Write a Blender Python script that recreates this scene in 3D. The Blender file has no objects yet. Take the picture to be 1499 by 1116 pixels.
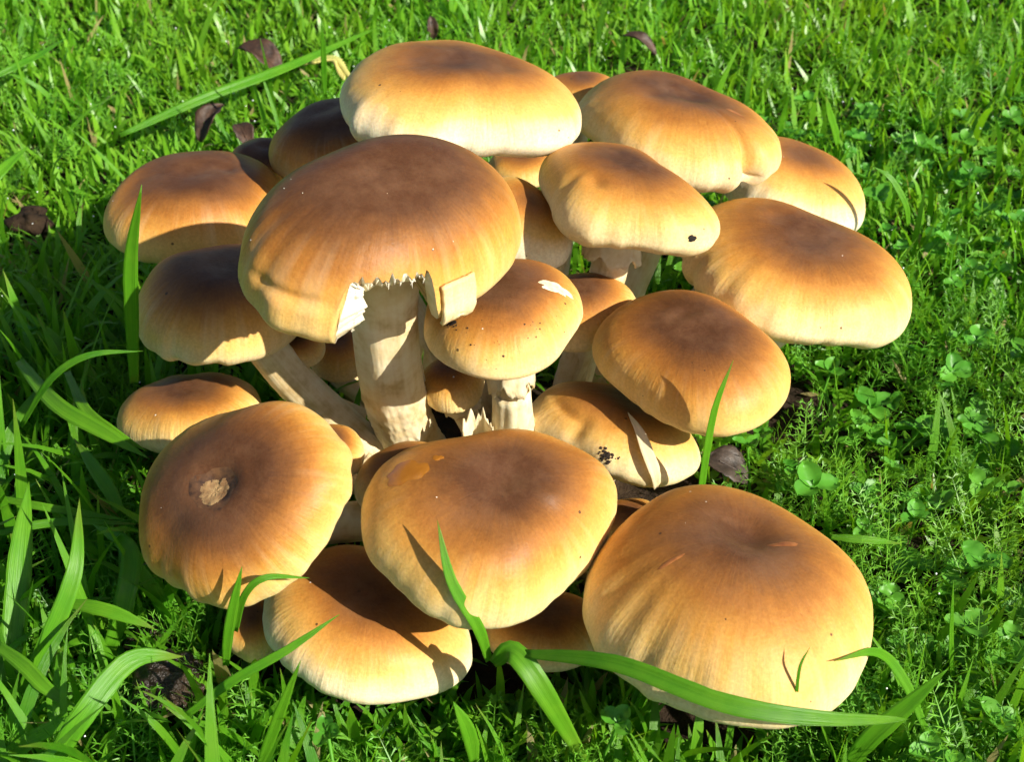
import bpy, math, random
import numpy as np
from mathutils import Vector

S = 0.01            # the data below are in centimetres, the scene is in metres
rng = np.random.default_rng(7)
random.seed(7)
scene = bpy.context.scene
col = scene.collection

# ------------------------------------------------------------------ camera
PITCH = math.radians(38.0)
HFOV = math.radians(42.0)
CAM = np.array([0.0, -40 * math.cos(PITCH), 3 + 40 * math.sin(PITCH)])
FWD = np.array([0.0, math.cos(PITCH), -math.sin(PITCH)])
UPV = np.array([0.0, math.sin(PITCH), math.cos(PITCH)])
FPX = 750 / math.tan(HFOV / 2)
cam_data = bpy.data.cameras.new('camera')
cam = bpy.data.objects.new('camera', cam_data)
col.objects.link(cam)
cam.location = Vector(CAM * S)
cam.rotation_euler = (math.pi / 2 - PITCH, 0, 0)
cam_data.angle = HFOV
cam_data.sensor_fit = 'HORIZONTAL'
cam_data.dof.use_dof = True
cam_data.dof.focus_distance = 0.345
cam_data.dof.aperture_fstop = 38
cam_data.clip_start = 0.01
cam_data.clip_end = 300
scene.camera = cam

# ------------------------------------------------------------------ light
SUN_AZ = Vector((0.84, -0.54)).normalized()
SUN_EL = math.radians(34.0)
world = bpy.data.worlds.new('World')
scene.world = world
world.use_nodes = True
wn = world.node_tree.nodes
wl = world.node_tree.links
sky = wn.new('ShaderNodeTexSky')
sky.sky_type = 'NISHITA'
sky.sun_disc = False
sky.sun_elevation = SUN_EL
sky.sun_rotation = math.atan2(SUN_AZ.x, SUN_AZ.y)
wl.new(sky.outputs[0], wn['Background'].inputs['Color'])
wn['Background'].inputs['Strength'].default_value = 0.065
sun_data = bpy.data.lights.new('sun', 'SUN')
sun_data.energy = 5.0
sun_data.angle = math.radians(0.5)
sun_data.color = (1.0, 0.94, 0.82)
sun = bpy.data.objects.new('sun', sun_data)
col.objects.link(sun)
sd = Vector((SUN_AZ.x * math.cos(SUN_EL), SUN_AZ.y * math.cos(SUN_EL), math.sin(SUN_EL)))
sun.rotation_euler = sd.to_track_quat('Z', 'Y').to_euler()
sun.location = sd * 2
vs = scene.view_settings
vs.view_transform = 'Standard'
vs.look = 'None'
vs.gamma = 1
vs.exposure = 0.72
vs.use_curve_mapping = False
scene.cycles.use_denoising = True
scene.cycles.use_adaptive_sampling = True
scene.cycles.adaptive_threshold = 0.03
scene.cycles.max_bounces = 4
scene.cycles.diffuse_bounces = 3
scene.cycles.glossy_bounces = 2
scene.cycles.transmission_bounces = 3

# ------------------------------------------------------------------ helpers
def tag(o, label=None, cat=None, group=None, kind=None):
    if label: o['label'] = label
    if cat: o['category'] = cat
    if group: o['group'] = group
    if kind: o['kind'] = kind
    return o

def empty(name, loc):
    e = bpy.data.objects.new(name, None)
    e.empty_display_size = 0.01
    e.location = Vector(loc) * S
    col.objects.link(e)
    return e

def mesh_obj(name, verts, faces, mat, parent=None, origin=(0, 0, 0), smooth=True, attrs=None):
    """verts in world centimetres; origin = world centimetres of the object's own origin"""
    me = bpy.data.meshes.new(name)
    v = (np.asarray(verts, float) - np.asarray(origin, float)) * S
    if isinstance(faces, np.ndarray):
        n, k = faces.shape
        me.vertices.add(len(v)); me.vertices.foreach_set('co', v.ravel().astype(np.float32))
        me.loops.add(n * k); me.loops.foreach_set('vertex_index', faces.ravel().astype(np.int32))
        me.polygons.add(n)
        me.polygons.foreach_set('loop_start', (np.arange(n) * k).astype(np.int32))
        me.polygons.foreach_set('loop_total', np.full(n, k, np.int32))
        me.update(calc_edges=True)
    else:
        me.from_pydata(v.tolist(), [], [list(f) for f in faces])
        me.update()
    me.validate()
    me.polygons.foreach_set('use_smooth', np.full(len(me.polygons), smooth))
    for an, arr in (attrs or {}).items():
        a = me.attributes.new(an, 'FLOAT_VECTOR', 'POINT')
        a.data.foreach_set('vector', np.asarray(arr, np.float32).ravel())
    if mat is not None: me.materials.append(mat)
    o = bpy.data.objects.new(name, me)
    col.objects.link(o)
    set_parent(o, parent, origin)
    return o

ORIG = {}
def set_parent(o, parent, origin):
    ORIG[o.name] = np.asarray(origin, float)
    if parent is None:
        o.location = Vector(origin) * S
    else:
        o.parent = parent
        p = parent; base = np.zeros(3)
        while p is not None:
            base = base + np.array(p.location); p = p.parent
        o.location = Vector(np.asarray(origin, float) * S - base)

def grid_faces(n, m, wrap=True, off=0):
    """n rows of m points; wrap joins the last column to the first"""
    i = np.arange(n - 1)[:, None]; j = np.arange(m if wrap else m - 1)[None, :]
    a = i * m + j; b = i * m + (j + 1) % m
    c = (i + 1) * m + (j + 1) % m; d = (i + 1) * m + j
    return np.stack([a, d, c, b], -1).reshape(-1, 4) + off

def sst(a, b, x):
    t = np.clip((x - a) / (b - a), 0, 1); return t * t * (3 - 2 * t)

def project(P):
    d = P - CAM; z = d @ FWD
    return np.stack([749.5 + FPX * d[..., 0] / z, 558 - FPX * (d @ UPV) / z], -1)

# ------------------------------------------------------------------ materials
class NT:
    def __init__(self, name):
        self.m = bpy.data.materials.new(name); self.m.use_nodes = True
        self.t = self.m.node_tree; self.n = self.t.nodes
        self.p = self.n['Principled BSDF']; self.out = self.n['Material Output']
    def new(self, kind, **kw):
        x = self.n.new(kind)
        for k, v in kw.items(): setattr(x, k, v)
        return x
    def link(self, a, b): self.t.links.new(a, b)
    def val(self, sock, v):
        if isinstance(v, bpy.types.NodeSocket): self.link(v, sock)
        else: sock.default_value = v
    def math(self, op, a, b=0.0, c=0.0, clamp=False):
        x = self.new('ShaderNodeMath', operation=op, use_clamp=clamp)
        self.val(x.inputs[0], a); self.val(x.inputs[1], b); self.val(x.inputs[2], c)
        return x.outputs[0]
    def noise(self, vec, scale, detail=3, rough=0.5):
        x = self.new('ShaderNodeTexNoise')
        if vec is not None: self.link(vec, x.inputs['Vector'])
        x.inputs['Scale'].default_value = scale; x.inputs['Detail'].default_value = detail
        x.inputs['Roughness'].default_value = rough
        return x.outputs['Fac']
    def ramp(self, fac, stops, interp='LINEAR'):
        r = self.new('ShaderNodeValToRGB'); e = r.color_ramp.elements
        r.color_ramp.interpolation = interp
        while len(e) < len(stops): e.new(0.5)
        for k, (p, c) in enumerate(stops):
            e[k].position = p; e[k].color = (*c, 1) if len(c) == 3 else c
        self.link(fac, r.inputs[0]); return r.outputs[0]
    def mix(self, fac, a, b, mode='MIX'):
        x = self.new('ShaderNodeMix', data_type='RGBA', blend_type=mode)
        self.val(x.inputs[0], fac); 
        for s, v in ((x.inputs[6], a), (x.inputs[7], b)):
            if isinstance(v, tuple): v = (*v, 1) if len(v) == 3 else v
            self.val(s, v)
        return x.outputs[2]
    def attr(self, name):
        return self.new('ShaderNodeAttribute', attribute_name=name)
    def sep(self, vec):
        x = self.new('ShaderNodeSeparateXYZ'); self.link(vec, x.inputs[0]); return x.outputs
    def vmul(self, vec, k):
        x = self.new('ShaderNodeVectorMath', operation='MULTIPLY'); self.link(vec, x.inputs[0]); x.inputs[1].default_value = k
        return x.outputs[0]
    def vadd(self, vec, k):
        x = self.new('ShaderNodeVectorMath', operation='ADD'); self.link(vec, x.inputs[0]); self.val(x.inputs[1], k)
        return x.outputs[0]
    def bump(self, h, dist, strength=1.0, prev=None):
        b = self.new('ShaderNodeBump'); b.inputs['Distance'].default_value = dist; b.inputs['Strength'].default_value = strength
        self.link(h, b.inputs['Height'])
        if prev is not None: self.link(prev, b.inputs['Normal'])
        return b.outputs[0]

def cap_material(name, tone=0.0, seed=0.0, pale=0.0):
    """tone > 0: the brown reaches further out; pale > 0: creamier rim"""
    k = NT(name)
    a = k.attr('cap_coord'); co = a.outputs['Vector']
    x, y, s = k.sep(co)
    pos = k.new('ShaderNodeTexCoord').outputs['Object']
    posn = k.vadd(pos, (seed * 0.37, seed * 0.11, seed * 0.23))
    big = k.noise(posn, 55, 3, 0.55)
    mid = k.noise(posn, 260, 4, 0.6)
    fib_v = k.vadd(k.vmul(co, (26, 26, 2.2)), (seed, seed * 2, 0))
    fib = k.noise(fib_v, 1.0, 4, 0.6)
    flute_v = k.vadd(k.vmul(co, (7.5, 7.5, 1.1)), (seed * 3, seed, 0))
    flu = k.noise(flute_v, 1.0, 2, 0.5)
    wr = k.noise(k.vadd(k.vmul(co, (15, 15, 1.6)), (seed, 0, seed)), 1.0, 3, 0.55)
    wrm = k.math('MULTIPLY', wr, k.math('MULTIPLY', k.ramp(s, [(0.36, (0, 0, 0)), (0.66, (1, 1, 1))]), k.ramp(k.noise(posn, 38, 2, 0.5), [(0.36, (.15, .15, .15)), (0.6, (1, 1, 1))])))
    w = k.math('MULTIPLY_ADD', k.math('SUBTRACT', big, 0.5), 0.24, s)
    w = k.math('ADD', w, k.math('MULTIPLY', k.math('SUBTRACT', mid, 0.5), 0.07))
    w = k.math('ADD', w, k.math('MULTIPLY', k.math('SUBTRACT', fib, 0.5), 0.085))
    w = k.math('SUBTRACT', w, tone)
    rim = (0.79 + pale * 0.05, 0.61 + pale * 0.14, 0.29 + pale * 0.24)
    c = k.ramp(w, [(0.0, (0.085, 0.034, 0.014)), (0.11, (0.165, 0.064, 0.018)), (0.24, (0.335, 0.130, 0.024)),
                   (0.38, (0.560, 0.262, 0.050)), (0.55, (0.700, 0.425, 0.120)), (0.78, rim)])
    fine = k.noise(posn, 1300, 2, 0.6)
    c = k.mix(1.0, c, k.ramp(fine, [(0.3, (0.88, 0.86, 0.82)), (0.7, (1.08, 1.08, 1.08))]), 'MULTIPLY')
    # furrows near the rim are a little browner, ridges creamier
    fl = k.math('MULTIPLY', k.math('SUBTRACT', flu, 0.5), k.ramp(s, [(0.35, (0, 0, 0)), (0.7, (1, 1, 1))]))
    c = k.mix(k.math('MULTIPLY', fl, 0.9, clamp=True), c, (0.84, 0.70, 0.44))
    c = k.mix(k.math('MULTIPLY', fl, -0.8, clamp=True), c, (0.56, 0.31, 0.10))
    # greyish patches of sheen painted into the crown's colour
    g = k.math('MULTIPLY', k.ramp(k.noise(posn, 75, 6, 0.7), [(0.42, (0, 0, 0)), (0.75, (1, 1, 1))]), k.ramp(s, [(0.1, (.5, .5, .5)), (0.45, (0, 0, 0))]))
    c = k.mix(g, c, (0.240, 0.125, 0.064))
    # tiny dark and pale specks
    vo = k.new('ShaderNodeTexVoronoi'); k.link(posn, vo.inputs['Vector']); vo.inputs['Scale'].default_value = 330
    sp = k.sep(vo.outputs['Color'])
    hit = k.math('MULTIPLY', k.math('LESS_THAN', vo.outputs['Distance'], k.math('MULTIPLY', sp[1], 0.16)), k.math('GREATER_THAN', sp[0], 0.93))
    c = k.mix(k.math('MULTIPLY', hit, 0.85), c, (0.06, 0.03, 0.015))
    hit2 = k.math('MULTIPLY', k.math('LESS_THAN', vo.outputs['Distance'], k.math('MULTIPLY', sp[1], 0.09)), k.math('LESS_THAN', sp[0], 0.03))
    c = k.mix(hit2, c, (0.85, 0.82, 0.75))
    k.link(c, k.p.inputs['Base Color'])
    k.val(k.p.inputs['Roughness'], k.math('MULTIPLY_ADD', mid, 0.22, 0.36))
    k.p.inputs['Specular IOR Level'].default_value = 0.2
    k.p.inputs['Subsurface Weight'].default_value = 0.12
    k.p.inputs['Subsurface Radius'].default_value = (1.0, 0.45, 0.15)
    k.p.inputs['Subsurface Scale'].default_value = 0.0025
    b = k.bump(fib, 0.00012, 0.4)
    b = k.bump(fine, 0.00010, 0.6, b)
    b = k.bump(wrm, 0.0012, 0.30, b)
    b = k.bump(k.noise(posn, 190, 3, 0.5), 0.0005, 0.45, b)
    k.link(b, k.p.inputs['Normal'])
    return k.m

def flesh_material(name, base, dark, scale=300, rough=0.7, bump=0.0004, sss=0.15):
    k = NT(name)
    pos = k.new('ShaderNodeTexCoord').outputs['Object']
    n = k.noise(pos, scale, 4, 0.6); n2 = k.noise(pos, scale * 0.25, 3, 0.5)
    f = k.math('MULTIPLY_ADD', n2, 0.6, k.math('MULTIPLY', n, 0.5))
    k.link(k.ramp(f, [(0.38, dark), (0.62, base)]), k.p.inputs['Base Color'])
    k.p.inputs['Roughness'].default_value = rough
    k.p.inputs['Specular IOR Level'].default_value = 0.25
    k.p.inputs['Subsurface Weight'].default_value = sss
    k.p.inputs['Subsurface Radius'].default_value = (1.0, 0.6, 0.3)
    k.p.inputs['Subsurface Scale'].default_value = 0.002
    k.link(k.bump(n, bump, 0.8), k.p.inputs['Normal'])
    return k.m

def stem_material(name):
    k = NT(name)
    a = k.attr('stem_coord'); co = a.outputs['Vector']; x, y, s = k.sep(co)
    pos = k.new('ShaderNodeTexCoord').outputs['Object']
    fib = k.noise(k.vmul(co, (7, 7, 4.0)), 1.0, 3, 0.5)
    n2 = k.noise(pos, 130, 4, 0.6)
    f = k.math('ADD', k.math('MULTIPLY', fib, 0.2), k.math('MULTIPLY', n2, 0.85))
    c = k.ramp(f, [(0.36, (0.52, 0.37, 0.17)), (0.50, (0.70, 0.56, 0.32)), (0.68, (0.78, 0.68, 0.46))])
    c = k.mix(k.ramp(s, [(0.0, (.7, .7, .7)), (0.16, (.25, .25, .25)), (0.42, (0, 0, 0))]), c, (0.46, 0.28, 0.11), 'MIX')
    k.link(c, k.p.inputs['Base Color'])
    k.p.inputs['Roughness'].default_value = 0.68
    k.p.inputs['Specular IOR Level'].default_value = 0.25
    k.p.inputs['Subsurface Weight'].default_value = 0.15
    k.p.inputs['Subsurface Radius'].default_value = (1.0, 0.6, 0.3)
    k.p.inputs['Subsurface Scale'].default_value = 0.002
    sc = k.new('ShaderNodeTexVoronoi', feature='SMOOTH_F1'); k.link(k.vmul(co, (5.5, 5.5, 34)), sc.inputs['Vector']); sc.inputs['Scale'].default_value = 1.3
    low = k.ramp(s, [(0.30, (1, 1, 1)), (0.55, (0.05, 0.05, 0.05))])
    h = k.math('MULTIPLY', sc.outputs['Distance'], low)
    b = k.bump(h, 0.0007, 0.6); b = k.bump(fib, 0.0003, 0.35, b)
    k.link(b, k.p.inputs['Normal'])
    return k.m

def gill_material(name):
    k = NT(name)
    a = k.attr('cap_coord'); co = a.outputs['Vector']
    ang = k.noise(k.vmul(co, (60, 60, 0.4)), 1.0, 2, 0.5)
    k.link(k.ramp(ang, [(0.35, (0.30, 0.19, 0.09)), (0.65, (0.62, 0.46, 0.26))]), k.p.inputs['Base Color'])
    k.p.inputs['Roughness'].default_value = 0.8
    k.link(k.bump(ang, 0.0012, 0.9), k.p.inputs['Normal'])
    return k.m

def leaf_material(name, lo, hi, trans=0.35, rough=0.38, stripes=True, spec=0.45):
    """green blades; leaf_coord = (across -1..1, along 0..1, random per blade)"""
    k = NT(name)
    a = k.attr('leaf_coord'); co = a.outputs['Vector']; x, y, r = k.sep(co)
    c = k.ramp(r, [(0.0, lo), (1.0, hi)])
    pos = k.new('ShaderNodeTexCoord').outputs['Object']
    n = k.noise(pos, 140, 3, 0.6)
    c = k.mix(k.ramp(n, [(0.40, (0, 0, 0)), (0.75, (.5, .5, .5))]), c, (hi[0] * 1.45, hi[1] * 1.1, hi[2] * 1.3))
    # a yellowed tip on some blades
    old = k.math('MULTIPLY', k.ramp(y, [(0.80, (0, 0, 0)), (1.0, (1, 1, 1))]), k.math('GREATER_THAN', k.math('FRACT', k.math('MULTIPLY', r, 37.0)), 0.72))
    c = k.mix(k.math('MULTIPLY', old, 0.6), c, (0.34, 0.30, 0.06))
    c = k.mix(k.ramp(k.noise(pos, 9, 3, 0.6), [(0.45, (0, 0, 0)), (0.70, (.45, .45, .45))]), c, (hi[0] * 1.5, hi[1] * 0.98, hi[2]))
    if name in ('turf', 'grass'):
        c = k.mix(k.math('GREATER_THAN', k.math('FRACT', k.math('MULTIPLY', r, 91.0)), 0.972), c, (0.44, 0.36, 0.15))
    if stripes:
        w = k.new('ShaderNodeTexNoise'); k.link(k.vmul(co, (7, 0.7, 50)), w.inputs['Vector']); w.inputs['Scale'].default_value = 1.6
        f = w.outputs['Fac']
        c = k.mix(k.ramp(f, [(0.35, (.35, .35, .35)), (0.65, (0, 0, 0))]), c, (lo[0] * .8, lo[1] * .8, lo[2] * .8))
        k.link(k.bump(f, 0.0003, 0.6), k.p.inputs['Normal'])
    k.link(c, k.p.inputs['Base Color'])
    k.p.inputs['Roughness'].default_value = rough
    k.p.inputs['Specular IOR Level'].default_value = spec
    tr = k.new('ShaderNodeBsdfTranslucent')
    k.link(k.mix(1.0, c, (1.25, 1.1, 0.5), 'MULTIPLY'), tr.inputs['Color'])
    mx = k.new('ShaderNodeMixShader'); mx.inputs[0].default_value = trans
    k.link(k.p.outputs[0], mx.inputs[1]); k.link(tr.outputs[0], mx.inputs[2]); k.link(mx.outputs[0], k.out.inputs[0])
    return k.m

M_FLESH = flesh_material('white_flesh', (0.88, 0.82, 0.66), (0.74, 0.62, 0.40))
M_RING = flesh_material('veil', (0.76, 0.65, 0.42), (0.60, 0.45, 0.23))
M_SCAR = flesh_material('scar_flesh', (0.44, 0.29, 0.13), (0.17, 0.085, 0.035), 300, 0.8, 0.0006)
M_STEM = stem_material('stem')
M_GILL = gill_material('gills')
M_GRASS = leaf_material('grass', (0.065, 0.280, 0.009), (0.175, 0.490, 0.022), 0.50, 0.36, True)
M_TURF = leaf_material('turf', (0.085, 0.300, 0.011), (0.205, 0.510, 0.028), 0.50, 0.36, False)
M_FINE = leaf_material('feathery', (0.070, 0.270, 0.014), (0.160, 0.450, 0.040), 0.38, 0.42, False, 0.4)
M_CLOVER = leaf_material('clover', (0.042, 0.210, 0.012), (0.110, 0.380, 0.030), 0.30, 0.45, False, 0.4)
M_DRY = leaf_material('dry_grass', (0.74, 0.66, 0.38), (0.84, 0.78, 0.52), 0.25, 0.6, True, 0.2)
M_DRYTIP = leaf_material('seed', (0.38, 0.42, 0.10), (0.52, 0.55, 0.16), 0.2, 0.6, False, 0.3)

def soil_material(name, wet=False):
    k = NT(name)
    pos = k.new('ShaderNodeTexCoord').outputs['Object']
    n = k.noise(pos, 160, 6, 0.7); n2 = k.noise(pos, 40, 3, 0.6)
    f = k.math('MULTIPLY_ADD', n, 0.6, k.math('MULTIPLY', n2, 0.4))
    c = k.ramp(f, [(0.35, (0.012, 0.007, 0.004)), (0.55, (0.035, 0.021, 0.011)), (0.72, (0.075, 0.046, 0.024))])
    if not wet:
        # beyond the patch of real blades the sheet carries the colour of lawn
        g = k.new('ShaderNodeNewGeometry').outputs['Position']
        ln = k.new('ShaderNodeVectorMath', operation='LENGTH'); k.link(g, ln.inputs[0])
        far = k.ramp(k.math('DIVIDE', ln.outputs['Value'], 4.0), [(0.25, (0, 0, 0)), (0.40, (1, 1, 1))])
        lawn = k.ramp(k.noise(pos, 25, 5, 0.7), [(0.35, (0.015, 0.06, 0.006)), (0.65, (0.06, 0.17, 0.012))])
        c = k.mix(far, c, lawn)
    k.link(c, k.p.inputs['Base Color'])
    k.p.inputs['Roughness'].default_value = 0.25 if wet else 0.85
    k.p.inputs['Specular IOR Level'].default_value = 0.6 if wet else 0.2
    k.link(k.bump(n, 0.004, 0.9), k.p.inputs['Normal'])
    return k.m
M_SOIL = soil_material('soil')
M_WET = soil_material('wet_soil', True)

def dead_leaf_material(name, a, b):
    k = NT(name)
    pos = k.new('ShaderNodeTexCoord').outputs['Object']
    n = k.noise(pos, 220, 5, 0.65)
    k.link(k.ramp(n, [(0.35, a), (0.68, b)]), k.p.inputs['Base Color'])
    k.p.inputs['Roughness'].default_value = 0.55
    k.link(k.bump(n, 0.0008, 0.8), k.p.inputs['Normal'])
    return k.m
M_DEAD = dead_leaf_material('dead_leaf', (0.024, 0.012, 0.007), (0.085, 0.042, 0.022))
M_DEADGREY = dead_leaf_material('dead_leaf_grey', (0.022, 0.015, 0.011), (0.085, 0.060, 0.045))

def dew_material():
    k = NT('dew')
    k.p.inputs['Base Color'].default_value = (0.9, 0.95, 0.95, 1)
    k.p.inputs['Roughness'].default_value = 0.12
    k.p.inputs['IOR'].default_value = 1.33
    k.p.inputs['Specular IOR Level'].default_value = 1.0
    return k.m
M_DEW = dew_material()

# ------------------------------------------------------------------ ground
def bump_z(x, y):
    r = np.hypot(x, y)
    z = 0.22 * np.sin(x * 0.31 + 1.3) * np.cos(y * 0.27 + .4) + 0.16 * np.sin(x * 0.83 + y * 0.51) + 0.08 * np.sin(x * 1.9 - y * 1.4)
    z = z * (1 - sst(120, 200, r))
    return z
gx = np.concatenate([[-8000, -3000, -1000, -400, -200], np.linspace(-110, 110, 150), [200, 400, 1000, 3000, 8000]])
gy = np.concatenate([[-8000, -3000, -1000, -400, -150], np.linspace(-60, 160, 150), [250, 400, 1000, 3000, 8000]])
X, Y = np.meshgrid(gx, gy)
Z = bump_z(X, Y) + np.where(np.abs(X) < 105, 0.06 * rng.standard_normal(X.shape), 0)
ground = mesh_obj('ground', np.stack([X, Y, Z], -1).reshape(-1, 3), grid_faces(len(gy), len(gx), False)[:, ::-1].copy(), M_SOIL)
tag(ground, 'dark brown soil under the lawn', kind='structure')

# ------------------------------------------------------------------ mushrooms
# key: centre of the rim plane, radius, height/radius, axis tilt (x, y), rim outline harmonics
FIT = {
 'M1': ([-1.637, 5.536, 9.379], 3.471, 0.411, [0.162, 0.051], [0.065, 0.0395, 0.052, -0.0271, -0.0265, -0.0047]),
 'M2': ([5.332, 7.815, 7.046], 3.273, 0.494, [0.137, 0.116], [-0.021, -0.1214, 0.0181, -0.0153, -0.017, -0.0105]),
 'M3': ([2.425, 11.878, 6.419], 1.468, 0.574, [0.019, 0.107], [0.0093, 0.0145, 0.002, 0.0168, 0.0043, 0.0031]),
 'M4': ([9.808, 9.611, 3.986], 2.609, 0.56, [0.279, 0.029], [0.0031, -0.0183, 0.0298, -0.0249, -0.0074, 0.0028]),
 'M5': ([8.537, 2.347, 5.145], 3.442, 0.466, [0.192, 0.027], [0.0485, -0.0336, 0.0376, 0.0312, -0.0082, 0.0027]),
 'M6': ([3.138, 2.039, 7.924], 2.536, 0.531, [0.126, 0.091], [-0.0416, -0.1547, 0.0375, -0.0402, -0.0333, -0.0163]),
 'M7': ([0.245, 2.3, 6.931], 1.448, 0.828, [0.276, -0.206], [-0.0581, -0.1576, 0.0357, -0.047, -0.031, -0.0022]),
 'M8': ([0.35, 7.618, 5.949], 1.132, 0.597, [-0.002, -0.012], [-0.0036, 0.0005, 0.0002, 0.0117, 0.0003, 0.0001]),
 'M9': ([-5.67, 7.729, 6.834], 2.168, 0.595, [-0.144, 0.037], [-0.0067, 0.0165, -0.0248, -0.0329, -0.0013, 0.0038]),
 'M10': ([-8.409, 8.902, 5.445], 1.208, 0.603, [0.036, -0.028], [-0.0082, -0.014, -0.0063, 0.0107, 0.0001, -0.0015]),
 'M11': ([-9.861, 4.969, 5.912], 2.738, 0.559, [0.055, 0.054], [-0.0278, 0.0925, -0.0116, -0.0056, -0.0173, -0.0185]),
 'M12': ([-3.267, -3.358, 9.834], 3.288, 0.721, [0.156, -0.061], [-0.0059, 0.1975, 0.0165, 0.0076, -0.0201, 0.0018]),
 'M13': ([-8.193, -0.517, 5.866], 2.49, 0.67, [0.097, 0.099], [-0.0583, 0.0295, -0.0076, 0.008, 0.0116, -0.0102]),
 'M14': ([-9.278, -1.608, 2.963], 1.921, 0.516, [-0.058, 0.173], [0.066, 0.0167, -0.0438, 0.0079, -0.0003, 0.0114]),
 'M15': ([-6.403, -8.009, 5.563], 2.595, 0.582, [-0.355, -0.494], [0.0562, 0.0331, -0.0075, 0.0238, -0.0004, 0.0067]),
 'M16': ([-0.267, -3.063, 7.282], 2.139, 0.608, [-0.017, 0.007], [-0.0247, 0.0762, -0.0086, 0.0485, -0.008, -0.0092]),
 'M17': ([2.145, 0.787, 4.839], 1.447, 0.773, [-0.028, -0.105], [0.0176, 0.0682, 0.0235, 0.032, -0.0162, 0.0107]),
 'M18': ([4.962, -2.112, 5.196], 2.587, 0.57, [0.001, -0.038], [-0.0235, -0.1214, -0.004, 0.0085, 0.0201, 0.004]),
 'M19': ([2.905, -2.52, 2.99], 2.369, 0.525, [0.191, 0.25], [0.0052, -0.1058, -0.0208, -0.0105, 0.0041, -0.0055]),
 'M20': ([-0.561, -8.311, 5.113], 2.87, 0.596, [0.202, -0.131], [0.0514, 0.1122, -0.0376, 0.055, 0.0032, 0.0094]),
 'M21': ([-2.79, -5.252, 3.772], 1.334, 0.565, [-0.204, -0.007], [0.05, 0.0386, -0.0051, 0.0078, -0.0046, 0.0055]),
 'M22': ([-3.725, -9.127, 2.349], 2.375, 0.543, [0.18, 0.024], [0.0641, -0.1232, 0.0515, -0.0264, 0.0262, -0.0053]),
 'M23': ([5.106, -9.767, 3.783], 3.505, 0.627, [0.075, 0.072], [-0.036, -0.0108, -0.0061, -0.025, 0.0218, -0.0001]),
 'M24': ([3.249, -4.975, 1.775], 1.035, 0.582, [-0.025, 0.062], [0.0385, 0.0086, 0.0018, 0.0071, 0.0046, 0.0005]),
 'M25': ([0.879, -8.62, 1.582], 1.426, 0.562, [-0.009, 0.052], [0.1002, 0.0017, 0.0005, 0.0059, 0.0123, -0.0001]),
 'M26': ([-4.881, -4.17, 3.782], 0.92, 0.616, [0.025, -0.098], [-0.0604, -0.027, -0.003, 0.0059, -0.0003, 0.0001]),
 'M27': ([-1.682, -1.714, 4.134], 0.954, 0.905, [-0.105, -0.131], [-0.0246, 0.0021, -0.0072, 0.0125, -0.0005, 0.0001]),
 'M28': ([-5.248, 0.978, 3.134], 1.007, 0.816, [0.018, -0.067], [-0.0418, -0.018, -0.0066, 0.0131, -0.0014, -0.001]),
 'M29': ([-6.163, -0.593, 4.575], 0.764, 0.608, [0.03, -0.037], [-0.0167, -0.0183, -0.0036, 0.0062, -0.0006, -0.0017]),
 'M30': ([-6.535, -8.731, 1.778], 0.829, 0.82, [0.021, -0.115], [-0.0975, -0.0472, -0.0061, 0.0052, 0.0041, 0.0041]),
}

def axes(t):
    n = np.array([t[0], t[1], 1.0]); n /= np.linalg.norm(n)
    u = np.array([1.0, 0, 0]); u = u - n * (u @ n); u /= np.linalg.norm(u)
    return u, np.cross(n, u), n

def rho_of(fo, th):
    return 1 + sum(fo[2 * i] * np.cos((i + 2) * th) + fo[2 * i + 1] * np.sin((i + 2) * th) for i in range(len(fo) // 2))

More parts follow.
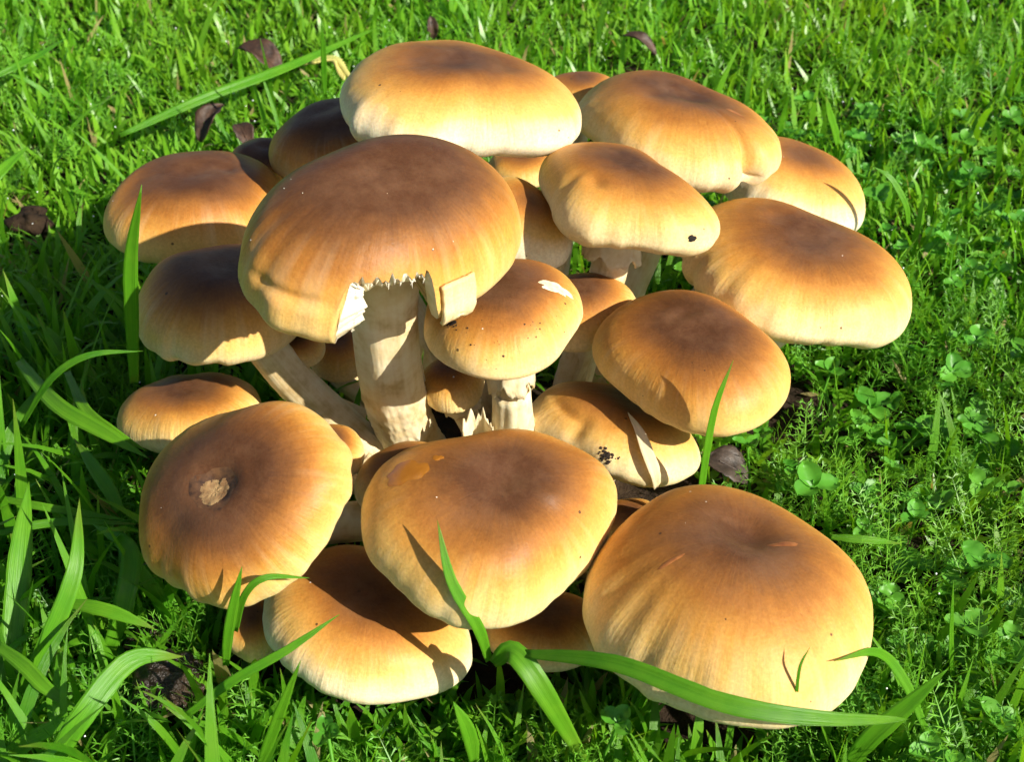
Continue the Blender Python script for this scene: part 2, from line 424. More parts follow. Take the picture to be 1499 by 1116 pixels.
class Cap:
    def __init__(self, key, seed, flute=1.0, dimple=0.05, dents=(), tone=0.0, pale=0.0):
        self.key = key
        c, R, h, t, fo = FIT[key]
        self.c = np.array(c); self.R = R; self.h = h; self.fo = fo
        self.u, self.v, self.n = axes(t)
        g = np.random.default_rng(seed)
        self.fl = [(k, g.normal() / (1 + abs(k - 15) / 9.0), g.uniform(0, 6.28)) for k in range(6, 40)]
        self.flm = [(k, g.uniform(0, 6.28)) for k in (1, 2, 3)]
        self.lo = [(g.normal(size=3) * 1.6, g.uniform(0, 6.28)) for _ in range(7)]
        self.flute = flute; self.dimple = dimple; self.dents = dents
        self.dx = g.uniform(-.12, .12, 2)
    def surf(self, th, ph, lift=0.0):
        """point on the cap skin; th, ph radians (ph 0 at the crown)"""
        th = np.asarray(th, float); ph = np.asarray(ph, float)
        s = ph / math.radians(105)
        sn = np.sin(ph); cs = np.cos(ph)
        r = np.abs(sn) ** 0.85
        z = np.where(cs > 0, self.h * cs, -0.34 * np.abs(cs))
        cx, cy = r * np.cos(th), r * np.sin(th)
        d = -self.dimple * np.exp(-((cx - self.dx[0]) ** 2 + (cy - self.dx[1]) ** 2) / 0.045)
        for k, p in self.lo:
            d = d + 0.010 * np.sin(k[0] * cx * 2 + k[1] * cy * 2 + k[2] * z * 2 + p)
        m = 0.55 + 0.25 * sum(np.sin(k * th + p) for k, p in self.flm)
        f = sum(a * np.sin(k * th + p + 0.8 * np.sin(3 * s + k)) for k, a, p in self.fl)
        d = d + 0.0030 * self.flute * f * np.clip(m, 0.05, 2) * sst(0.42, 0.85, s)
        for (t0, p0, dt, dp, dep) in self.dents:
            a = (np.degrees(th) - t0 + 180) % 360 - 180
            d = d - dep * np.exp(-(a / dt) ** 2 - ((np.degrees(ph) - p0) / dp) ** 2)
        nr = sn * self.h; nz = cs
        l = np.sqrt(nr ** 2 + nz ** 2) + 1e-9
        rho = rho_of(self.fo, th)
        d = d + lift / self.R
        rr = (r + d * nr / l) * rho
        zz = z + d * nz / l
        # small wavering of the rim's height
        zz = zz + 0.018 * sst(0.5, 1, s) * (np.sin(2 * th + self.flm[0][1]) + .8 * np.sin(3 * th + self.flm[1][1]))
        return self.c + self.R * ((rr * np.cos(th))[..., None] * self.u + (rr * np.sin(th))[..., None] * self.v + zz[..., None] * self.n)
    def local(self, th, r, z):
        th = np.asarray(th, float)
        rho = rho_of(self.fo, th)
        r = np.asarray(r, float) * rho
        z = np.asarray(z, float) + 0 * th
        return self.c + self.R * ((r * np.cos(th))[..., None] * self.u + (r * np.sin(th))[..., None] * self.v + z[..., None] * self.n)
    def inside(self, q, grow=0.0):
        d = q - self.c; a = d @ self.u; b = d @ self.v; z = d @ self.n / self.R
        r = np.hypot(a, b) / (self.R * rho_of(self.fo, np.arctan2(b, a)) + grow)
        e = np.sqrt(np.clip(1 - np.clip(r, 0, 1) ** 2.35, 0, 1))
        g = grow / self.R
        return (r < 1) & (z < self.h * e + g) & (z > np.maximum(-0.34 * e, -0.2) - g)

LABELS = {
 'M1': 'flat tan mushroom cap highest at the back of the clump',
 'M2': 'broad brown mushroom at the back right with a deep crease in its rim',
 'M3': 'mushroom mostly hidden behind the two highest back caps',
 'M4': 'pale rimmed mushroom at the far right edge behind the creased one',
 'M5': 'large flat tan mushroom overhanging the clover on the right',
 'M6': 'mushroom with a small black hole near its rim and a ringed stem',
 'M7': 'pale bell shaped mushroom squeezed between the torn cap and its right neighbour',
 'M8': 'tiny shaded orange mushroom in the gap below the highest back cap',
 'M9': 'dark shaded mushroom behind the torn cap at the back left',
 'M10': 'small dark brown mushroom at the back left, just showing above its neighbour',
 'M11': 'smooth brown mushroom at the back left beside an upright grass blade',
 'M12': 'biggest dark brown mushroom with torn front rim on a thick white stem',
 'M13': 'left mushroom half shaded by the torn cap, on a slanting pale stem',
 'M14': 'small tan mushroom low on the left above the scarred cap',
 'M15': 'front left brown mushroom with a broken scar at its crown',
 'M16': 'small mushroom with a white scrape and a black dirt smudge',
 'M17': 'small tan mushroom half shaded behind the one with the white scrape',
 'M18': 'plump oval brown mushroom on the right behind a thin upright blade',
 'M19': 'folded tan mushroom with a dry straw coloured blade against it',
 'M20': 'front centre mushroom with a wet amber patch on its cap',
 'M21': 'mushroom peeking out behind the left edge of the amber patched cap',
 'M22': 'low front mushroom with a cream rim resting in the grass',
 'M23': 'large front right tan mushroom with two short slits in its skin',
 'M24': 'dark shaded mushroom tucked behind the large front right cap',
 'M25': 'shaded tan mushroom low between the two front caps at the grass',
 'M26': 'small tan mushroom tucked behind the right edge of the scarred cap',
 'M27': 'small shaded bell mushroom leaning beside the thick white stem',
 'M28': 'shaded mushroom behind the left side of the thick white stem',
 'M29': 'small shaded orange mushroom above the slanting pale stem',
 'M30': 'small shaded mushroom under the scarred cap at the grass',
}
# flute, dimple, tone, pale, dents (theta, phi, dtheta, dphi, depth/R)
STYLE = {
 'M1': (1.6, 0.04, 0.06, 1.0, [(5, 16, 40, 7, .035), (200, 20, 30, 8, .02), (120, 35, 16, 20, .03)]),
 'M2': (1.2, 0.06, 0.11, 0.5, [(305, 78, 3.5, 34, .13), (311, 100, 6, 24, .12), (200, 18, 30, 8, .03), (60, 14, 50, 6, .03)]),
 'M4': (0.8, 0.02, -0.04, 1.0, []),
 'M5': (1.7, 0.05, 0.09, 0.4, [(132, 15, 30, 5, .03), (215, 60, 9, 22, .02), (235, 66, 6, 22, .02)]),
 'M6': (0.9, 0.03, 0.07, 0.3, [(228, 33, 14, 7, .05), (205, 55, 7, 20, .035), (250, 60, 30, 15, .015)]),
 'M7': (0.8, 0.0, -0.12, 1.0, []),
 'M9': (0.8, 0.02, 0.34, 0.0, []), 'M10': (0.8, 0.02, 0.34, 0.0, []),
 'M11': (0.7, 0.03, 0.26, -0.3, [(20, 18, 20, 6, .03)]),
 'M12': (0.9, 0.02, 0.30, 0.0, [(215, 60, 4, 30, .012), (226, 64, 4, 30, .015), (238, 73, 14, 3.2, .03), (330, 78, 2.0, 18, .03)]),
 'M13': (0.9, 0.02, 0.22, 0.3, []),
 'M14': (0.7, 0.02, 0.10, 0.0, []),
 'M15': (1.3, 0.03, 0.26, 0.0, [(241, 0, 400, 9, .10), (20, 16, 35, 5, .02)]),
 'M16': (0.7, 0.02, 0.14, 0.1, []),
 'M17': (0.7, 0.02, 0.08, 0.2, []),
 'M18': (0.8, 0.04, 0.21, -0.1, [(111, 10, 40, 4, .03)]),
 'M19': (0.6, 0.0, 0.04, 0.3, [(226, 62, 9, 18, .07), (205, 48, 26, 6, .04), (240, 95, 14, 22, .08)]),
 'M20': (0.8, 0.08, 0.15, 0.1, [(349, 22, 12, 9, -.03), (25, 30, 30, 12, .02)]),
 'M22': (0.8, 0.02, 0.04, 0.7, []),
 'M23': (1.0, 0.09, 0.08, 0.3, [(196, 56, 7, 22, .025), (212, 62, 5, 22, .022), (228, 66, 6, 20, .02), (182, 52, 6, 20, .02)]),
}
# stem: points from base to under the cap in centimetres (None = gentle curve), radius
STEM = {
 'M12': ([(-2.4, -0.6, -.3), (-2.95, -1.3, 1.6), (-3.35, -2.6, 5.4), (-3.25, -3.3, 10.2)], 0.92),
 'M13': ([(-2.6, -1.7, -.3), (-4.1, -2.0, 1.9), (-6.3, -1.4, 4.2), (-7.9, -.6, 6.4)], 0.62),
 'M16': ([(0.1, -2.2, -.3), (0.05, -2.6, 2.8), (-0.02, -2.85, 5.0), (-0.2, -3.0, 7.6)], 0.50),
 'M27': ([(-0.5, -1.9, -.3), (-0.9, -2.0, 2.2), (-1.4, -1.8, 3.4), (-1.65, -1.7, 4.4)], 0.40),
}

def bez(pts, n):
    """Catmull-Rom through four points"""
    p = np.array(pts, float)
    p = np.vstack([2 * p[0] - p[1], p, 2 * p[-1] - p[-2]])
    out = []
    for i in range(1, len(p) - 2):
        for t in np.linspace(0, 1, n, endpoint=False):
            a, b, c, d = p[i - 1:i + 3]
            out.append(0.5 * (2 * b + (c - a) * t + (2 * a - 5 * b + 4 * c - d) * t * t + (3 * b - a - 3 * c + d) * t ** 3))
    out.append(p[-2])
    return np.array(out)

def tube(path, rad, nt, wob=None):
    """rings of nt points round the path; returns (rows, nt, 3)"""
    t = np.gradient(path, axis=0); t /= np.linalg.norm(t, axis=1)[:, None]
    a = np.cross(t, np.array([0.0, 1.0, 0.0])); a /= np.linalg.norm(a, axis=1)[:, None]
    b = np.cross(t, a)
    th = np.linspace(0, 2 * np.pi, nt, endpoint=False)
    R = rad[:, None] * np.ones(nt) if wob is None else rad[:, None] * wob
    return path[:, None] + (R * np.cos(th))[..., None] * a[:, None] + (R * np.sin(th))[..., None] * b[:, None], th

CAPS = {}
DRAWN = {}
def torn_limit(th_deg, g):
    """how far down the skin of the torn cap reaches (degrees of phi) at each column"""
    lim = np.full(len(th_deg), 119.0)
    base = 59 + 4.0 * (th_deg - 258) / 40
    jag = 1.6 * np.sin(th_deg * .9) + 1.2 * np.sin(th_deg * 2.3 + 1) + g.normal(size=len(th_deg)) * .5
    m = (th_deg > 258.5) & (th_deg < 309)
    w = sst(297, 309, th_deg) ** 1.3
    lim[m] = ((base + jag) * (1 - w) + 119 * w)[m]
    m = (th_deg > 255.5) & (th_deg <= 258.5)
    lim[m] = (119 - (119 - 61) * ((th_deg - 255.5) / 3.0) ** 3)[m]
    return lim

def row_angles(nph, lim):
    """rows of phi: shared down to 57 degrees, then on to each column's own limit"""
    n1 = nph * 55 // 100
    a = np.broadcast_to(np.linspace(0.3, 57, n1)[:, None], (n1, len(lim)))
    b = 57 + np.linspace(0, 1, nph - n1 + 1)[1:, None] * (lim[None, :] - 57)
    return np.radians(np.vstack([a, b]))

def build_mushroom(key, i):
    c, R, h, t, fo = FIT[key]
    fl, dim, tone, pale, dents = STYLE.get(key, (0.8, 0.02, 0.05, 0.0, []))
    cap = Cap(key, 100 + i, fl, dim, dents)
    CAPS[key] = cap
    small = R < 1.6
    nt, nph = (96, 40) if small else (192, 84)
    if key == 'M12': nt = 240
    th = np.linspace(0, 2 * np.pi, nt, endpoint=False); thd = np.degrees(th)
    g = np.random.default_rng(500 + i)
    lim = torn_limit(thd, g) if key == 'M12' else np.full(nt, 119.0)
    PH = row_angles(nph, lim); THg = np.broadcast_to(th, PH.shape)
    P = cap.surf(THg, PH)
    if key == 'M12':      # the loose tongue to the right of the tear hangs a little lower, the left flap is pushed out
        w = sst(302, 306, thd) * (1 - sst(326, 331, thd))
        w = w * 0.5
        P = P - (w[None, :] * sst(62, 105, np.degrees(PH)) * 0.06)[..., None] * cap.n + 0.10 * (w[None, :] * sst(70, 110, np.degrees(PH)))[..., None] * cap.u
        w2 = sst(228, 236, thd) * (1 - sst(256.9, 257.2, thd))
        P = P + (w2[None, :] * sst(70, 80, np.degrees(PH)) * 0.10)[..., None] * (-cap.v)
    faces = grid_faces(nph, nt, True)
    if key == 'M12':
        j = faces[:, 0] % nt; j2 = (j + 1) % nt
        faces = faces[(np.abs(lim[j] - lim[j2]) < 45) | (faces.max(1) < (nph * 55 // 100) * nt)]
    s = PH / math.radians(105)
    cc = np.stack([np.cos(THg), np.sin(THg), s], -1).reshape(-1, 3)
    verts = P.reshape(-1, 3)
    # crown closing point
    top = cap.surf(np.array([0.0]), np.array([0.0]))
    verts = np.vstack([verts, top]); cc = np.vstack([cc, [[0, 0, 0]]])
    tri = [(nph * nt, j, (j + 1) % nt) for j in range(nt)]
    # stem path and base
    sp = STEM.get(key)
    if sp is None:
        bx, by = 0.42 * c[0] + 0.2, 0.42 * (c[1] - 0.5)
        base = np.array([bx, by, -0.3])
        topc = cap.c + cap.n * 0.22 * R
        m2 = cap.c - cap.n * (0.30 * max(c[2], 1.0))
        m1 = base * 0.7 + m2 * 0.3 + np.array([0, 0, 0.12 * c[2]])
        path_pts = [base, m1, m2, topc]; rs = max(0.32, 0.235 * R)
    else:
        path_pts, rs = sp; base = np.array(path_pts[0], float)
    root = empty('mushroom', (base[0], base[1], 0))
    tag(root, LABELS[key], 'mushroom', 'mushrooms growing in one clump')
    mat = cap_material('cap_skin_' + str(i), tone * 0.85, i * 1.7, pale)
    capo = mesh_obj('cap', verts, faces, mat, root, cap.c, True, {'cap_coord': cc})
    # close the crown with a fan
    me = capo.data
    import bmesh
    bm = bmesh.new(); bm.from_mesh(me); bm.verts.ensure_lookup_table()
    for f3 in tri:
        try: bm.faces.new([bm.verts[k] for k in f3]).smooth = True
        except ValueError: pass
    bmesh.ops.recalc_face_normals(bm, faces=bm.faces)
    bm.to_mesh(me); bm.free()
    # gills: rolled-in lip, then the plate up to the stem
    lip = P[-1]
    rows = [lip]
    r_in = rs / R * 0.8
    for q in (0.0, 0.12, 0.3, 0.55, 0.8, 1.0):
        r = 0.80 * (1 - q) + r_in * q
        zz = -0.10 + 0.20 * q
        tornz = zz + 0.35 * np.clip((119 - lim) / 58, 0, 1) * (1 - q)
        rows.append(cap.local(th, r * np.ones(nt), tornz))
    G = np.array(rows)
    gc = np.stack([np.broadcast_to(np.cos(th), (len(rows), nt)), np.broadcast_to(np.sin(th), (len(rows), nt)), np.linspace(0, 1, len(rows))[:, None] * np.ones(nt)], -1)
    gf = grid_faces(len(rows), nt, True)
    if key == 'M12':
        j = gf[:, 0] % nt; j2 = (j + 1) % nt
        gf = gf[~((np.abs(lim[j] - lim[j2]) > 45) & (gf[:, 0] < nt))]
    mesh_obj('gills', G.reshape(-1, 3), gf, M_GILL, capo, cap.c, True, {'cap_coord': gc.reshape(-1, 3)})
    # stem
    n = 10 if small else (60 if key == 'M12' else 18)
    path = bez(path_pts, n)
    L = np.linspace(0, 1, len(path))
    rad = rs * (1.12 - 0.20 * sst(0, .5, L) + 0.10 * sst(.8, 1, L))
    nst = 32 if small else (150 if key == 'M12' else 56)
    th2 = np.linspace(0, 2 * np.pi, nst, endpoint=False)
    wob = 1 + 0.03 * np.sin(2 * th2[None] + 3 * L[:, None] + i) + 0.018 * np.sin(7 * th2[None] + i) + (0.004 if key == 'M12' else 0.008) * g.normal(size=(len(path), nst))
    if key == 'M12':     # rows of little scales on the lower half
        rng2 = np.random.default_rng(3)
        low = 1 - sst(0.52, 0.74, L)[:, None]
        for _ in range(1900):
            l0 = rng2.uniform(0.22, 0.74); t0 = rng2.uniform(0, 6.28)
            dl = (L[:, None] - l0) / 0.008; dt = ((th2[None] - t0 + np.pi) % (2 * np.pi) - np.pi) / 0.07
            wob = wob + 0.028 * rng2.uniform(.4, 1) * low * np.exp(-dl ** 2 - dt ** 2) * (1 + 0.6 * np.tanh(dl))
    T, _ = tube(path, rad, nst, wob)
    sc = np.stack([np.broadcast_to(np.cos(th2), T.shape[:2]), np.broadcast_to(np.sin(th2), T.shape[:2]), np.broadcast_to(L[:, None], T.shape[:2])], -1)
    stem = mesh_obj('stem', T.reshape(-1, 3), grid_faces(len(path), nst, True)[:, ::-1].copy(), M_STEM, root, base, True, {'stem_coord': sc.reshape(-1, 3)})
    DRAWN[key] = dict(cap=cap, capo=capo, root=root, stem=stem, path=path, rad=rad, rs=rs, lim=lim, th=th, P=P)
    return root

for i, key in enumerate(FIT):
    build_mushroom(key, i)

# rings: ragged skirts of veil left on the stems
def ring(key, a, b, flare, seed, name='ring', ragged=0.25, th0=0, th1=360):
    d = DRAWN[key]; g = np.random.default_rng(seed)
    path = d['path']; L = np.linspace(0, 1, len(path))
    nt = 72; rows = 9
    full = th1 - th0 >= 360
    ths = np.radians(np.linspace(th0, th1, nt, endpoint=not full))
    jag = ragged * (0.5 * np.sin(5 * ths + seed) + 0.35 * np.sin(11 * ths + 2 * seed) + 0.35 * g.normal(size=nt))
    out = []
    for q in np.linspace(0, 1, rows):
        l = a + (b - a) * q * (1 + jag * q)
        ctr = np.stack([np.interp(l, L, path[:, k]) for k in range(3)], -1)
        r = np.interp(l, L, d['rad']) * (1.03 + flare * q ** 1.5) + 0.02 * np.sin(9 * ths + q * 2)
        tan = path[-1] - path[0]; tan = tan / np.linalg.norm(tan)
        A = np.cross(tan, [0, 1.0, 0]); A /= np.linalg.norm(A); B = np.cross(tan, A)
        out.append(ctr + (r * np.cos(ths))[:, None] * A + (r * np.sin(ths))[:, None] * B)
    T = np.array(out)
    inner = T * 1.0
    o = mesh_obj(name, T.reshape(-1, 3), grid_faces(rows, nt, full), M_RING, d['stem'], ORIG[d['stem'].name], True)
    m = o.modifiers.new('thick', 'SOLIDIFY'); m.thickness = 0.05 * S; m.offset = 1
    return o
ring('M12', 0.70, 0.50, 0.02, 4, 'peeling_skin', ragged=0.12, th0=200, th1=262)
ring('M16', 0.88, 0.70, 0.34, 5, ragged=0.22)
ring('M16', 0.66, 0.30, 0.30, 8, 'torn_sheath', ragged=0.35)
ring('M6', 0.86, 0.74, 0.55, 6, ragged=0.15)
ring('M27', 0.80, 0.68, 0.4, 7, ragged=0.15)
ring('M13', 0.90, 0.84, 0.35, 12, ragged=0.3)

# the tear in the biggest cap: broken flesh and hanging fringe
def tear():
    d = DRAWN['M12']; cap = d['cap']; th = d['th']; lim = d['lim']; thd = np.degrees(th); g = np.random.default_rng(77)
    idx = np.where(lim < 118.5)[0]
    V = []; F = []
    def strip(a, b, c=None):
        off = len(V); n = len(a); rows = [a, b] + ([c] if c is not None else [])
        for r in rows: V.extend(r.tolist())
        F.extend((grid_faces(len(rows), n, False) + off).tolist())
    fr = np.clip((119 - lim[idx]) / 58, 0, 1)
    outer = d['P'][-1][idx]
    inn = cap.local(th[idx], 0.80 * np.ones(len(idx)), -0.10 + 0.35 * fr)
    mid = outer * 0.45 + inn * 0.55 + 0.05 * g.normal(size=(len(idx), 3)) * fr[:, None] - cap.n * 0.10
    strip(outer, mid, inn)
    # the broken faces at either end of the gap
    jl = np.where(thd < 257.2)[0][-1]
    for side, (j, sg, wid) in enumerate(((jl - 1, 1, 19.0),)):
        col_ = d['P'][:, j]; ph = np.degrees(row_angles(len(col_), np.array([119.0]))[:, 0])
        k = ph > 55
        o_ = col_[k]; q = np.linspace(0, 1, len(o_))
        zin = 0.30 * (1 - q) - 0.10 * q
        jag = wid * (0.55 + 0.10 * np.sin(q * 19) * q + 0.06 * np.abs(g.normal(size=len(q)))) * np.sin(np.pi * np.clip(q * 0.9 + 0.1, 0, 1)) ** 0.35
        tj = th[j] + sg * np.radians(jag)
        m_ = cap.local(tj, 0.90 - 0.05 * q, 0.5 * zin + 0.5 * (0.36 * (1 - q) - 0.16 * q))
        n_ = cap.local(tj - sg * np.radians(2), 0.80 + 0 * q, zin)
        if sg > 0: strip(o_, m_, n_)
        else: strip(n_, m_, o_)
    o = mesh_obj('torn_flesh', V, F, M_FLESH, d['capo'], cap.c, True)
    # fringe of little pointed shreds
    V = []; F = []
    def spike(p, direction, l, w):
        direction = direction / np.linalg.norm(direction)
        a = np.cross(direction, [0.3, 0.9, 0.2]); a /= np.linalg.norm(a); b = np.cross(direction, a)
        off = len(V)
        for k in range(4):
            V.append(p + w * (math.cos(k * math.pi / 2) * a + math.sin(k * math.pi / 2) * b * 0.5))
        for k in range(4):
            V.append(p + direction * l * 0.55 + 0.55 * w * (math.cos(k * math.pi / 2) * a + math.sin(k * math.pi / 2) * b * 0.5))
        V.append(p + direction * l + 0.2 * w * a)
        for k in range(4):
            F.append([off + k, off + (k + 1) % 4, off + 4 + (k + 1) % 4, off + 4 + k])
            F.append([off + 4 + k, off + 4 + (k + 1) % 4, off + 8])
    for j in np.where((thd > 260) & (thd < 296))[0]:
        if g.uniform() < 0.85:
            p = d['P'][-1][j] - cap.n * 0.05 - cap.v * -0.03
            spike(p, np.array([g.normal() * .35, -0.35 + g.normal() * .25, -1.0]), g.uniform(0.06, 0.22), g.uniform(0.014, 0.028))
    j = jl
    for ph in np.linspace(66, 112, 22):
        p = cap.local(np.array([th[j] + math.radians(5.5)]), np.array([0.89]), np.array([0.33 * (1 - (ph - 60) / 59) - 0.13 * (ph - 60) / 59]))[0]
        spike(p, np.array([1.0, -0.1 + g.normal() * .2, g.normal() * .35]), g.uniform(0.06, 0.16), g.uniform(0.02, 0.04))
    mesh_obj('torn_fringe', V, F, M_FLESH, d['capo'], cap.c, False)
tear()

# the pale loose flap right of the tear
def rim_flap():
    d = DRAWN['M12']; cap = d['cap']; g = np.random.default_rng(8)
    T = np.radians(np.linspace(305, 327, 16)); q = np.linspace(0, 1, 14)
    rows_ = []
    for k, qq in enumerate(q):
        ph = np.radians(74 + qq * (36 + 4 * np.sin(np.linspace(0, 9, 16)) * (qq > .9)))
        p = cap.surf(T + np.radians(3.0) * qq, np.full(16, 1.0) * ph, 0.025 + 0.11 * qq ** 2)
        p = p - cap.n * (0.07 * qq)
        rows_.append(p + 0.006 * g.normal(size=p.shape))
    o = mesh_obj('rim_flap', np.array(rows_).reshape(-1, 3), grid_faces(14, 16, False)[:, ::-1].copy(), cap_material('flap_skin', -0.02, 44.0, 0.4), d['capo'], cap.c, True,
                 {'cap_coord': np.stack([np.broadcast_to(np.cos(T), (14, 16)), np.broadcast_to(np.sin(T), (14, 16)), np.broadcast_to(0.62 + 0.3 * q[:, None], (14, 16))], -1).reshape(-1, 3)})
    m = o.modifiers.new('thick', 'SOLIDIFY'); m.thickness = 0.10 * S; m.offset = -1
rim_flap()

def stub():
    g = np.random.default_rng(15)
    path = bez([(-0.75, -2.5, -.2), (-0.8, -2.8, 1.4), (-0.86, -3.1, 2.7), (-0.93, -3.4, 4.3)], 8)
    nt = 40; th = np.linspace(0, 2 * np.pi, nt, endpoint=False); L = np.linspace(0, 1, len(path))
    T, _ = tube(path, 0.34 + 0.12 * L ** 2, nt, 1 + 0.05 * np.sin(3 * th)[None] * np.ones((len(path), 1)))
    cut = 0.35 * np.abs(np.sin(4 * th + 1)) + 0.45 * g.uniform(size=nt) ** 2 + 0.15 * np.sin(th)
    for k in range(len(path)):
        T[k, :, 2] -= cut * sst(0.6, 1, np.array([L[k]]))[0] * 1.2
    sc = np.stack([np.broadcast_to(np.cos(th), T.shape[:2]), np.broadcast_to(np.sin(th), T.shape[:2]), np.broadcast_to(0.4 + .5 * L[:, None], T.shape[:2])], -1)
    o = mesh_obj('stem_stub', T.reshape(-1, 3), grid_faces(len(path), nt, True)[:, ::-1].copy(), M_STEM, None, path[0], True, {'stem_coord': sc.reshape(-1, 3)})
    m = o.modifiers.new('thick', 'SOLIDIFY'); m.thickness = 0.05 * S
    tag(o, 'short torn stem stub with a jagged top beside the small ringed stem', 'stem stub')
stub()

# patches, scars and dirt lying on the skin of single caps
def patch(key, name, th0, ph0, rt, rp, mat, seed, lift=0.012, rough=0.25, n=40, rows=8, bumpy=0.0, dome=0.0, shape=None):
    """irregular flat patch; th0, ph0 degrees; rt, rp half sizes in centimetres along theta and phi"""
    d = DRAWN[key]; cap = d['cap']; g = np.random.default_rng(seed)
    a = np.linspace(0, 2 * np.pi, n, endpoint=False)
    edge = 1 + rough * (0.5 * np.sin(3 * a + seed) + 0.35 * np.sin(5 * a + 2 * seed) + 0.25 * np.sin(8 * a + 1) + 0.06 * g.normal(size=n))
    c0 = cap.surf(np.array([math.radians(th0)]), np.array([math.radians(ph0)]))[0]
    e = 1e-3
    # flat tangent frame round the centre, then dropped back on the skin through its own angles
    r0 = abs(math.sin(math.radians(ph0))) ** 0.85
    V = []
    for q in np.linspace(0, 1, rows + 1)[1:]:
        x = q * edge * rt * np.cos(a); y = q * edge * rp * np.sin(a)
        rr0 = r0 * cap.R
        px = rr0 + y; py = x
        rad = np.hypot(px, py); ang = math.radians(th0) + np.arctan2(py, px)
        sn = np.clip(rad / cap.R, 0, 0.999) ** (1 / 0.85)
        ph = np.arcsin(sn)
        if ph0 > 70: ph = math.radians(ph0) + y / (cap.R * 0.6)
        l = lift * (1 - q ** 3) + 0.004 + dome * (1 - q * q) + (bumpy * g.normal(size=n) if q < .95 else 0)
        V.append(cap.surf(ang, ph, l))
    V = np.array(V)
    verts = np.vstack([V.reshape(-1, 3), V[0].mean(0)[None]])
    F = grid_faces(rows, n, True).tolist() + [[rows * n, k, (k + 1) % n] for k in range(n)]
    F = [f if len(f) == 3 else f for f in F]
    return mesh_obj(name, verts, F, mat, d['capo'], cap.c, True)

def specks(key, name, th0, ph0, st, sp, count, size, mat, seed):
    d = DRAWN[key]; cap = d['cap']; g = np.random.default_rng(seed)
    V = []; F = []
    for _ in range(count):
        t = math.radians(th0 + g.normal() * st); p = math.radians(ph0 + g.normal() * sp)
        c0 = cap.surf(np.array([t]), np.array([p]), 0.01)[0]; r = size * g.uniform(0.3, 1.2)
        off = len(V)
        ring_ = [(math.cos(k * math.pi / 3) * g.uniform(.6, 1.3), math.sin(k * math.pi / 3) * g.uniform(.6, 1.3)) for k in range(6)]
        nrm = c0 - cap.c; nrm /= np.linalg.norm(nrm)
        A = np.cross(nrm, [0, 0.2, 1.0]); A /= np.linalg.norm(A); B = np.cross(nrm, A)
        for x, y in ring_: V.append(c0 + r * (x * A + y * B) - 0.01 * nrm)
        V.append(c0 + nrm * r * 0.6)
        for k in range(6): F.append([off + k, off + (k + 1) % 6, off + 6])
    o = mesh_obj(name, V, F, mat, d['capo'], cap.c, True)
    o['kind'] = 'stuff'
    return o

def simple_mat(name, c1, c2, rough=0.5, scale=300, spec=0.4):
    k = NT(name); pos = k.new('ShaderNodeTexCoord').outputs['Object']
    n = k.noise(pos, scale, 4, 0.6)
    k.link(k.ramp(n, [(0.35, c1), (0.65, c2)]), k.p.inputs['Base Color'])
    k.p.inputs['Roughness'].default_value = rough
    k.p.inputs['Specular IOR Level'].default_value = spec
    k.link(k.bump(n, 0.0003, 0.6), k.p.inputs['Normal'])
    return k.m
M_AMBER = simple_mat('amber_wet', (0.33, 0.115, 0.012), (0.43, 0.165, 0.022), 0.22, 150, 0.6)
M_RAW = simple_mat('raw_flesh', (0.70, 0.52, 0.28), (0.82, 0.72, 0.50), 0.7, 500, 0.2)
M_DIRT = simple_mat('dirt', (0.012, 0.008, 0.005), (0.05, 0.03, 0.018), 0.9)
M_SLIT = simple_mat('slit', (0.22, 0.06, 0.015), (0.40, 0.15, 0.04), 0.4)
M_HOLE = simple_mat('hole', (0.010, 0.007, 0.005), (0.02, 0.012, 0.008), 0.9)
patch('M16', 'white_scrape', 4.5, 38, 0.20, 0.42, M_RAW, 4, 0.006, 0.30, bumpy=0.004)
patch('M20', 'amber_patch', 175, 41, 0.34, 0.42, M_AMBER, 6, 0.012, 0.22)
patch('M20', 'amber_spot', 160, 29, 0.10, 0.12, M_AMBER, 8, 0.010, 0.3)
patch('M15', 'scar_shading', 241, 2.5, 0.60, 0.56, simple_mat('scar_dark', (0.040, 0.018, 0.009), (0.15, 0.068, 0.026), 0.6), 12, 0.004, 0.14, bumpy=0.006)  # dark ring round the scar: the pit's brown shading put into colour
patch('M15', 'scar', 241, 3.5, 0.36, 0.38, M_SCAR, 11, 0.045, 0.12, bumpy=0.009, dome=0.0)
specks('M16', 'soil_smudge', 217, 47, 5.0, 2.4, 70, 0.055, M_DIRT, 21)
specks('M16', 'soil_specks', 280, 62, 28, 12, 26, 0.03, M_DIRT, 22)
specks('M19', 'soil_smudge', 258, 74, 3.5, 4, 46, 0.05, M_DIRT, 23)
specks('M12', 'pale_specks', 250, 45, 40, 20, 8, 0.020, M_FLESH, 24)
patch('M23', 'slit', 204, 28, 0.06, 0.33, M_SLIT, 31, 0.01, 0.15)
patch('M23', 'slit', 1.5, 14, 0.10, 0.34, M_SLIT, 32, 0.01, 0.15)
patch('M6', 'hole', 307, 79, 0.10, 0.10, M_HOLE, 33, 0.012, 0.2)
patch('M2', 'nick', 328, 26, 0.10, 0.28, M_SLIT, 34, 0.01, 0.2)

# ------------------------------------------------------------------ grass (nobody could count it)
CAPL = list(CAPS.values())
LOW = [c for c in CAPL if c.c[2] < 7.0]

